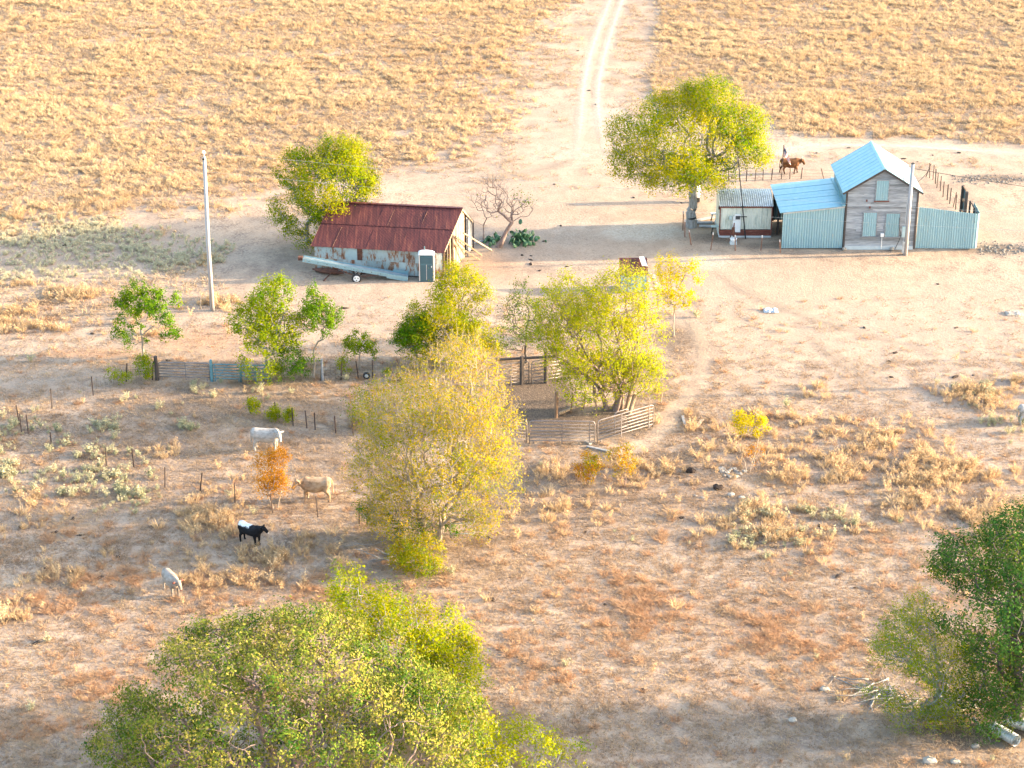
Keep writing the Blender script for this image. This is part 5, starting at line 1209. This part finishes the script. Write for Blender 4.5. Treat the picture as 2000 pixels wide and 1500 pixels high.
wpost(307, 742, 1.65, .24, M['wood_dark'], 'thick dark wooden post at the left end of the gate')
wpost(414, 744, 1.5, .18, M['teal'], 'blue grey gate post between the two gates')
wpost(630, 741, 1.45, .16, M['grey_board'], 'thick weathered post right of the straight sapling')
wpost(1019, 752, 1.9, .26, M['wood_dark'], 'dark thick post carrying the corral beam, on the left')
wpost(1066, 750, 2.2, .24, M['wood_dark'], 'dark thick post carrying the corral beam, on the right')
a, c = at(968, 752), at(1086, 749)
o = MB().tube([(a.x, a.y, 1.75), (c.x, c.y, 1.85)], .09, 8).build('log_beam', M['wood_dark']); tag(o, 'long dark log beam lying across posts behind corral', 'beam')
wpost(1086, 816, 1.7, .2, M['wood'], 'sunlit brown post inside the corral under the tree')
fence('woven wire panel beside the sunlit post inside corral', [(1088, 815), (1115, 806), (1140, 800), (1165, 796)], 1.3, 6, mat='wood', mesh=True)
o = MB().beam(at(1092, 812, .12), at(1148, 793, .2), .12, .14).build('plank', M['wood_pale']); tag(o, 'long sunlit plank on the ground inside the corral', 'plank')
for (px, py, h, tx, lb) in ((1212, 800, 2.2, .05, 'pale split log standing against the wide tree, left one'), (1222, 802, 2.4, .22, 'pale split log leaning right against the wide tree'), (1228, 808, 1.3, .3, 'short pale split log at the foot of the wide tree')):
    wpost(px, py, h, .26, M['wood_pale'], lb, tx, 'log', 'split logs by the wide tree')
wpost(1290, 790, .95, .07, M['wood_pale'], 'thin pale stake right of the wide tree', .12, 'stake')
for (p0, p1, wd, th, mt, lb) in (((1333, 815), (1338, 834), .16, .06, 'grey_board', 'short grey board lying by the cattle path, left one'), ((1358, 838), (1372, 822), .2, .06, 'wood_pale', 'short pale board lying by the cattle path, right one'), ((1146, 873), (1194, 884), .16, .1, 'grey_board', 'grey timber lying before the corral panels'), ((1145, 862), (1155, 868), .3, .12, 'stone', 'flat pale block at the corral panel joint')):
    o = MB().beam(at(*p0, .06), at(*p1, .06), wd, th).build('plank', M[mt]); tag(o, lb, 'plank')
# rusty junk on the fence line
jk = thing('scrap_sheet', 'rusty red and blue scrap sheets stacked at the wire fence', 'scrap', at(782, 742)); g = at(782, 744)
for i in range(3): corr((g.x - .5, g.y - .3, .1 + .1 * i), (g.x + .5, g.y - .3, .14 + .1 * i), (g.x - .45, g.y + .4, .16 + .1 * i), (g.x + .55, g.y + .4, .16 + .1 * i), .2, .03).build('sheet', M['rust'] if i != 1 else M['galv_dull'], jk)
jk = thing('scrap_cart', 'small dark scrap cart wheel leaning under the round sapling', 'scrap', at(716, 740)); g = at(716, 740)
MB().loft([((g.x, g.y - .06, .22), (.22, 0, 0), (0, 0, .22)), ((g.x, g.y + .06, .24), (.22, 0, 0), (0, 0, .22))], 14).build('tyre', M['black'], jk)
MB().loft([((g.x, g.y - .075, .22), (.1, 0, 0), (0, 0, .1)), ((g.x, g.y - .06, .22), (.12, 0, 0), (0, 0, .12))], 10).build('hub', M['galv_dull'], jk)

# ================================================================ CACTUS
cg = at(1000, 470); cac = thing('prickly_pear', 'spreading green prickly pear cactus behind the leaning bare tree', 'cactus', cg)
pad = MB().ellipsoid((0, 0, .16), (.115, .035, .17), 10, 6).mesh('pad', M['cactus'], True)
for i in range(150):
    if i < 112: u, v = random.gauss(20, 13), random.gauss(0, 5)
    else: u, v = random.gauss(-36, 10), random.gauss(-3, 4)
    p = at(1000 + u, 473 + v); lay = random.choice((0, 0, 1, 1, 2, 2, 3)) * (1 - min(1, abs(u - 15) / 60))
    m4 = Matrix.Translation((p.x, p.y, p.z - .02 + lay * .24)) @ Euler((random.gauss(0, .5), random.gauss(0, .5), random.uniform(0, 6.28))).to_matrix().to_4x4() @ Matrix.Scale(random.uniform(.8, 1.35), 4)
    inst('pad', pad, cac, m4)

# ================================================================ CATTLE
def hide(name, c0, c1, c2=None, patch=None, leg=None):
    m = mkmat(name, [(.32, tuple(v * .62 for v in c0)), (.46, c0), (.62, c1)], (1, 1, 1.6), 3.2, 5, .85, spec=.2)
    t = m.node_tree; N = t.nodes; L = t.links; b = N['Principled BSDF']
    src = b.inputs['Base Color'].links[0].from_socket
    tc = N.new('ShaderNodeTexCoord'); sp = N.new('ShaderNodeSeparateXYZ'); 
    nz = N.new('ShaderNodeTexNoise'); nz.inputs['Scale'].default_value = 5; nz.inputs['Detail'].default_value = 4; L.new(tc.outputs['Object'], nz.inputs['Vector'])
    va = N.new('ShaderNodeVectorMath'); va.operation = 'MULTIPLY_ADD'; va.inputs[1].default_value = (.34, .34, .22); va.inputs[2].default_value = (-.17, -.17, -.11); L.new(nz.outputs['Color'], va.inputs[0])
    vb = N.new('ShaderNodeVectorMath'); vb.operation = 'ADD'; L.new(tc.outputs['Object'], vb.inputs[0]); L.new(va.outputs[0], vb.inputs[1]); L.new(vb.outputs[0], sp.inputs[0])
    def band(sock, a, b_):
        r = N.new('ShaderNodeMapRange'); r.interpolation_type = 'SMOOTHSTEP'; r.inputs['From Min'].default_value = a; r.inputs['From Max'].default_value = b_
        L.new(sock, r.inputs['Value']); return r.outputs[0]
    def blend(f, col):
        nonlocal src
        mx = N.new('ShaderNodeMix'); mx.data_type = 'RGBA'; L.new(f, mx.inputs['Factor']); L.new(src, mx.inputs[6]); mx.inputs[7].default_value = (*col, 1); src = mx.outputs[2]
    def mul(a, b_):
        q = N.new('ShaderNodeMath'); q.operation = 'MULTIPLY'; L.new(a, q.inputs[0]); L.new(b_, q.inputs[1]); return q.outputs[0]
    if patch:   # white saddle along the back
        z0, z1, xa, xb, col = patch
        blend(mul(band(sp.outputs['Z'], z0, z1), mul(band(sp.outputs['X'], xa, xa + .06), band(sp.outputs['X'], xb, xb - .06))), col)
    if leg: blend(band(sp.outputs['Z'], leg[0], leg[0] - .1), leg[1])
    if c2: blend(band(sp.outputs['X'], c2[0], c2[0] + .06), c2[1])
    L.new(src, b.inputs['Base Color'])
    return m
H_WHITE = hide('white_hide', (.33, .30, .27), (.41, .38, .35))
H_TAN = hide('tan_hide', (.33, .225, .14), (.42, .31, .21))
H_BROWN = hide('brown_hide', (.11, .047, .020), (.19, .083, .034), leg=(.25, (.05, .02, .012)))
H_BLACK = hide('black_hide', (.006, .006, .008), (.012, .012, .014), patch=(1.0, 1.07, -.8, .05, (.72, .70, .68)))
H_CALF = hide('cream_hide', (.25, .205, .17), (.34, .295, .255))
M_EAR = mkmat('dark_red_ear', [(.3, (.16, .05, .035)), (.7, (.22, .07, .05))], rough=.9)
M_HORN = mkmat('pale_horn', [(.3, (.50, .42, .30)), (.7, (.6, .5, .36))], rough=.5)
def cow(label, px, py, rz, s, mat, yaw=0.0, hp=0.0, walk=0.0, horns=False, belly=1.0, cat='cow', ear=None, name='cow'):
    root = thing(name, label, cat, at(px, py), rz)
    b = MB()
    def ring(x, y, z_, hw, hh, tx=1.0, tz=0.0):
        t = Vector((tx, 0, tz)).normalized(); up = Vector((-t.z, 0, t.x))
        return ((x * s, y * s, z_ * s), Vector((0, hw * s, 0)), up * hh * s)
    b.loft([ring(*q) for q in ((-.90, 0, 1.12, .07, .09), (-.87, 0, 1.08, .24, .24), (-.72, 0, 1.03, .315, .33), (-.45, 0, .95, .34, .39 * belly), (-.1, 0, .91, .375, .43 * belly), (.22, 0, .92, .36, .43 * belly), (.45, 0, .97, .30, .41), (.60, 0, .99, .23, .36), (.70, 0, .98, .13, .24))], 16)
    # neck and head, turned about the withers
    piv = Vector((.52, 0, 1.12)); ry = Matrix.Rotation(yaw, 3, 'Z') @ Matrix.Rotation(hp, 3, 'Y')
    def hring(x, z_, hw, hh, tx, tz):
        t = ry @ Vector((tx, 0, tz)).normalized(); sd = ry @ Vector((0, 1, 0)); up = t.cross(sd) * -1
        c = piv + ry @ (Vector((x, 0, z_)) - piv)
        return (c * s, sd * hw * s, up * hh * s)
    b.loft([hring(*q) for q in ((.36, 1.02, .22, .33, 1, .2), (.62, 1.1, .18, .29, 1, .25), (.80, 1.17, .145, .22, 1, .25), (.92, 1.2, .12, .16, 1, 0))], 12)
    b.loft([hring(*q) for q in ((.84, 1.36, .09, .07, 1, -.5), (.90, 1.31, .145, .135, 1, -.6), (1.02, 1.21, .135, .14, 1, -.75), (1.13, 1.09, .10, .11, 1, -.85), (1.21, 1.0, .098, .095, 1, -.85), (1.25, .955, .065, .06, 1, -.85))], 12)
    def leg(pts, y):
        b.loft([((x * s, (y + dy) * s, z_ * s), Vector((r1 * s, 0, 0)), Vector((0, r2 * s, 0))) for x, dy, z_, r1, r2 in pts], 9)
    for sd in (-1, 1):
        w1 = walk * sd
        leg([(.44, 0, 1.0, .19, .12), (.42 + w1 * .1, .01 * sd, .66, .125, .095), (.45 + w1 * .28, 0, .38, .078, .068), (.43 + w1 * .38, 0, .13, .055, .052), (.45 + w1 * .42, 0, .05, .07, .062), (.45 + w1 * .42, 0, 0, .078, .066)], .19 * sd)
        w2 = -walk * sd
        leg([(-.66, 0, 1.0, .25, .14), (-.56 + w2 * .12, 0, .68, .18, .12), (-.75 + w2 * .26, 0, .43, .088, .07), (-.75 + w2 * .42, 0, .14, .058, .055), (-.72 + w2 * .46, 0, .05, .072, .062), (-.72 + w2 * .46, 0, 0, .08, .066)], .19 * sd)
    b.tube([Vector(q) * s for q in ((-.87, 0, 1.27), (-.95, 0, 1.18), (-.98, 0, .85), (-.96, .02, .6), (-.96, .02, .42))], [.045 * s, .038 * s, .03 * s, .055 * s, .035 * s], 8)
    for sd in (-1, 1):
        c = piv + ry @ (Vector((.86, .22 * sd, 1.30)) - piv); b.ellipsoid(c * s, (.05 * s, .15 * s, .07 * s), 8, 5, ry)
    body = b.build('body', mat, root, True, False)
    rm = body.modifiers.new('fuse', 'REMESH'); rm.mode = 'VOXEL'; rm.voxel_size = .026 * s; rm.use_smooth_shade = True
    sm = body.modifiers.new('smooth', 'SMOOTH'); sm.factor = .5; sm.iterations = 3
    for sd in (-1, 1):
        c = piv + ry @ (Vector((1.0, .138 * sd, 1.26)) - piv); MB().ellipsoid(c * s, (.024 * s, .012 * s, .024 * s), 6, 4, ry).build('eye', M['black'], root, True, False)
        if ear:
            c = piv + ry @ (Vector((.86, .27 * sd, 1.30)) - piv); MB().ellipsoid(c * s, (.062 * s, .105 * s, .08 * s), 8, 5, ry).build('ear', ear, root, True, False)
        if horns:
            hp_ = [piv + ry @ (Vector(q) - piv) for q in ((.86, .08 * sd, 1.38), (.88, .2 * sd, 1.46), (.94, .24 * sd, 1.62))]
            MB().tube([q * s for q in hp_], [.035 * s, .028 * s, .01 * s], 6).build('horn', M_HORN, root, True, False)
    c = piv + ry @ (Vector((1.245, 0, .955)) - piv); MB().ellipsoid(c * s, (.035 * s, .07 * s, .055 * s), 8, 5, ry).build('muzzle', ear or M['toilet_sd'], root, True, False)
    return root
cow('white cow standing with its head turned to the camera', 524, 878, R(-8), 1.04, H_WHITE, yaw=R(-58), hp=R(2), ear=None)
cow('tan cow standing behind the small orange tree', 615, 977, R(178), 1.06, H_TAN, yaw=R(30), hp=R(14), walk=.12)
cow('black calf with a white patch along its back', 492, 1062, R(-34), .88, H_BLACK, yaw=R(10), hp=R(-8), belly=.82, cat='calf', name='calf')
cow('pale calf with dark ears facing the camera in rust grass', 337, 1160, R(-58), .88, H_CALF, yaw=R(6), hp=R(12), cat='calf', ear=M_EAR, name='calf')
cow('brown horned cow walking behind the house yard', 1544, 338, R(0), .93, H_BROWN, hp=R(14), walk=.4, horns=True, belly=1.0)
cow('white cow cut off by the right edge of the picture', 2014, 829, R(2), .95, H_WHITE, hp=R(30))

# ================================================================ BRANCHES, STONES, PIPES, DROPPINGS
def brush(name, label, spots, mat, n, ln, cat='brush', r=.04, dirs=(-1, 0)):
    P = [at(*q) for q in spots]; c = sum(P, Vector()) / len(P)
    t = thing(name, label, cat, c)
    for i in range(n):
        a = random.choice(P) + Vector((random.gauss(0, .35), random.gauss(0, .35), 0)); an = math.atan2(dirs[1], dirs[0]) + random.gauss(0, .7); L_ = ln * random.uniform(.5, 1.2)
        pts = [a + Vector((0, 0, random.uniform(.03, .25)))]
        for k in range(4):
            an += random.gauss(0, .22); pts.append(pts[-1] + Vector((math.cos(an) * L_ / 4, math.sin(an) * L_ / 4, random.gauss(-.02, .07))))
            pts[-1].z = max(pts[-1].z, hgt(pts[-1].x, pts[-1].y) + .03)
        rr = r * random.uniform(.5, 1.2)
        o = MB().tube(pts, [rr, rr * .85, rr * .7, rr * .5, rr * .25], 5).build('branch', mat, t, True)
    return t
brush('brush_pile', 'tangle of bleached dead branches left of the right oak', [(1720, 1340), (1735, 1355), (1760, 1365), (1700, 1345), (1780, 1370)], M['bark_grey'], 34, 2.0, r=.045)
brush('brush_pile', 'scattered bleached sticks on bare ground left of the brush tangle', [(1660, 1345), (1650, 1365), (1690, 1310), (1640, 1320), (1600, 1355)], M['bark_pale'], 9, 1.2, r=.03)
brush('brush_pile', 'small heap of grey dead branches beside the gold green bush', [(752, 1098), (765, 1102), (770, 1095)], M['bark_grey'], 10, 1.3, r=.05)
brush('brush_pile', 'few dead sticks under the sparse tree edge on the left', [(745, 1062), (760, 1058)], M['bark_grey'], 4, 1.6, r=.05)
brush('brush_pile', 'thick grey fallen limbs under the right oak', [(1850, 1385), (1880, 1400), (1830, 1380)], M['bark_grey'], 9, 2.4, r=.09, dirs=(1, -.1))
for i, (p0, p1, lb) in enumerate((((1938, 1428), (1985, 1456), 'corrugated steel culvert pipe under the oak, the left one'), ((1962, 1412), (2030, 1436), 'corrugated steel culvert pipe under the oak, the right one'))):
    a, c = at(*p0, .3), at(*p1, .3); b = MB(); n = 18; m = 44; d = (c - a); ln = d.length; t = d.normalized(); sx = t.cross(Vector((0, 0, 1))).normalized(); sy = sx.cross(t)
    for j in range(m + 1):
        r = .27 + .014 * math.cos(2 * math.pi * j / 4)
        for k in range(n):
            an = 2 * math.pi * k / n; b.v.append(tuple(a + d * (j / m) + (sx * math.cos(an) + sy * math.sin(an)) * r))
    for j in range(m):
        for k in range(n): b.f.append((j * n + k, j * n + (k + 1) % n, (j + 1) * n + (k + 1) % n, (j + 1) * n + k))
    o = b.build('culvert_pipe', M['galv_dull'], None, True); tag(o, lb, 'pipe', 'culvert pipes under the oak')
sm_ = [MB().ellipsoid((0, 0, .03), (.16, .12, .09), 8, 5, jit=.2).mesh('stone', M['stone']) for _ in range(4)]
spots = [(1402 + 55 * random.random(), 915 + 18 * random.random()) for _ in range(22)] + [(1415, 930), (1440, 927), (1425, 922)]
for px, py in spots:
    g = at(px, py); o = inst('stone', random.choice(sm_), None, Matrix.Translation(g) @ Matrix.Rotation(random.uniform(0, 6), 4, 'Z') @ Matrix.Scale(random.uniform(.6, 1.3), 4)); tag(o, 'pale stone in the patch by the yellow topped sapling', 'stone', 'stones by the yellow topped sapling')
for px, py, s in ((1428, 968, 1.5), (1448, 973, 1.3), (1372, 972, .8), (1393, 984, .7), (1358, 968, .7)):
    g = at(px, py); o = inst('stone', random.choice(sm_), None, Matrix.Translation(g) @ Matrix.Scale(s, 4)); tag(o, 'pale stone near the ring of charred wood', 'stone', 'stones by the charred wood')
for px, py, s in ((1610, 1345, 1.6), (1548, 1407, 1.5), (1655, 1205, .8), (1692, 1250, 1.2), (1815, 1487, 2.2), (1865, 1488, 1.6), (1905, 1457, 1.3)):
    g = at(px, py); o = inst('stone', random.choice(sm_), None, Matrix.Translation(g) @ Matrix.Scale(s, 4)); tag(o, 'pale lone stone on the bare ground at lower right', 'stone', 'lone stones at lower right')
for px, py, lb in ((1402, 955, 'dark charred wood lump below the stone patch'), (1350, 922, 'dark charred stump left of the stone patch')):
    g = at(px, py); o = MB().ellipsoid((0, 0, .1), (.3, .22, .17), 9, 6, jit=.3).build('charred_wood', M['dung']); o.location = g; tag(o, lb, 'wood')
for px, py, lb in ((1505, 608, 'crumpled grey tarp scrap lying in the bare yard'), (1978, 612, 'shallow pale salt pan at the right edge')):
    g = at(px, py); b = MB(); n = 8
    for j in range(n + 1):
        for i in range(n + 1): b.v.append((( i / n - .5) * 1.0, (j / n - .5) * .8, .05 + random.uniform(0, .12) * (0 < i < n) * (0 < j < n)))
    for j in range(n):
        for i in range(n): a = j * (n + 1) + i; b.f.append((a, a + 1, a + n + 2, a + n + 1))
    o = b.build('tarp_scrap', M['galv_dull'] if px < 1600 else M['stone']); o.location = g; tag(o, lb, 'tarp')
dm = [MB().ellipsoid((0, 0, .03), (.2, .16, .07), 9, 4, jit=.3).mesh('dung_pile', M['dung']) for _ in range(4)]
DUNG = [(1020, 498), (1038, 499), (1038, 507), (1052, 528), (1036, 515), (1830, 553), (1742, 738), (1738, 707), (1750, 690), (1410, 720), (1000, 462), (1060, 470), (1150, 178), (1138, 142), (1165, 205), (1130, 100), (1095, 440), (1080, 360), (1660, 290), (1820, 305), (1870, 300), (1795, 318), (1765, 312), (1700, 298), (1595, 300), (142, 1012), (105, 1040), (40, 1028), (155, 1045), (232, 1088), (215, 1145), (195, 1130), (90, 1110), (1145, 1037), (1330, 1010), (1600, 1028), (1638, 1125), (1672, 1147), (1480, 1335), (1255, 1350), (675, 604), (130, 480), (205, 466), (1235, 650), (1690, 640), (1870, 640), (1900, 735), (1868, 738), (955, 1048), (960, 1170), (1180, 1180), (330, 705), (180, 652), (70, 1260), (220, 1420), (1760, 1190), (1240, 385), (1105, 520), (1330, 395), (1620, 480)]
def dung_zone(px, py):
    if py < 280: return 'dark dry dung pat on the farm track above the big tree'
    if py < 350 and px > 1500: return 'dark dry dung pat on the pale road behind the house'
    if py < 620 and px > 1300: return 'dark dry dung pat on the bare yard before the house'
    if py < 560 and px > 900: return 'dark dry dung pat on the trodden yard between barn and big tree'
    if py < 720 and px < 900: return 'dark dry dung pat near the tall utility pole side'
    if py < 800: return 'dark dry dung pat on the bare yard right of the cattle path'
    if px < 300: return 'dark dry dung pat in the near pasture left of the pale calf'
    if px < 1000: return 'dark dry dung pat in the near pasture below the sparse tree'
    return 'dark dry dung pat in the near pasture right of the sparse tree'
for px, py in DUNG:
    g = at(px + random.uniform(-3, 3), py); s = random.uniform(.5, .95)
    o = inst('dung_pile', random.choice(dm), None, Matrix.Translation(g) @ Matrix.Rotation(random.uniform(0, 6), 4, 'Z') @ Matrix.Diagonal((s * random.uniform(.8, 1.7), s, s, 1)))
    lb = dung_zone(px, py); tag(o, lb, 'dung', 'dung pats, ' + lb[18:])
# clods of broken earth at the right
b = MB()
for i in range(520):
    if i < 260: px, py = random.uniform(1860, 2050), random.gauss(351, 5)
    else: px, py = random.uniform(1915, 2050), random.gauss(484, 7)
    g = at(px, py); s = random.uniform(.03, .11); b.ellipsoid((g.x, g.y, g.z), (s, s * .8, s * .7), 6, 4, jit=.25)
o = b.build('earth_clods', mkmat('grey_clod', [(.3, (.14, .125, .11)), (.7, (.26, .23, .20))], nscale=4)); tag(o, 'broken grey earth clods at the right edge', None, kind='stuff')
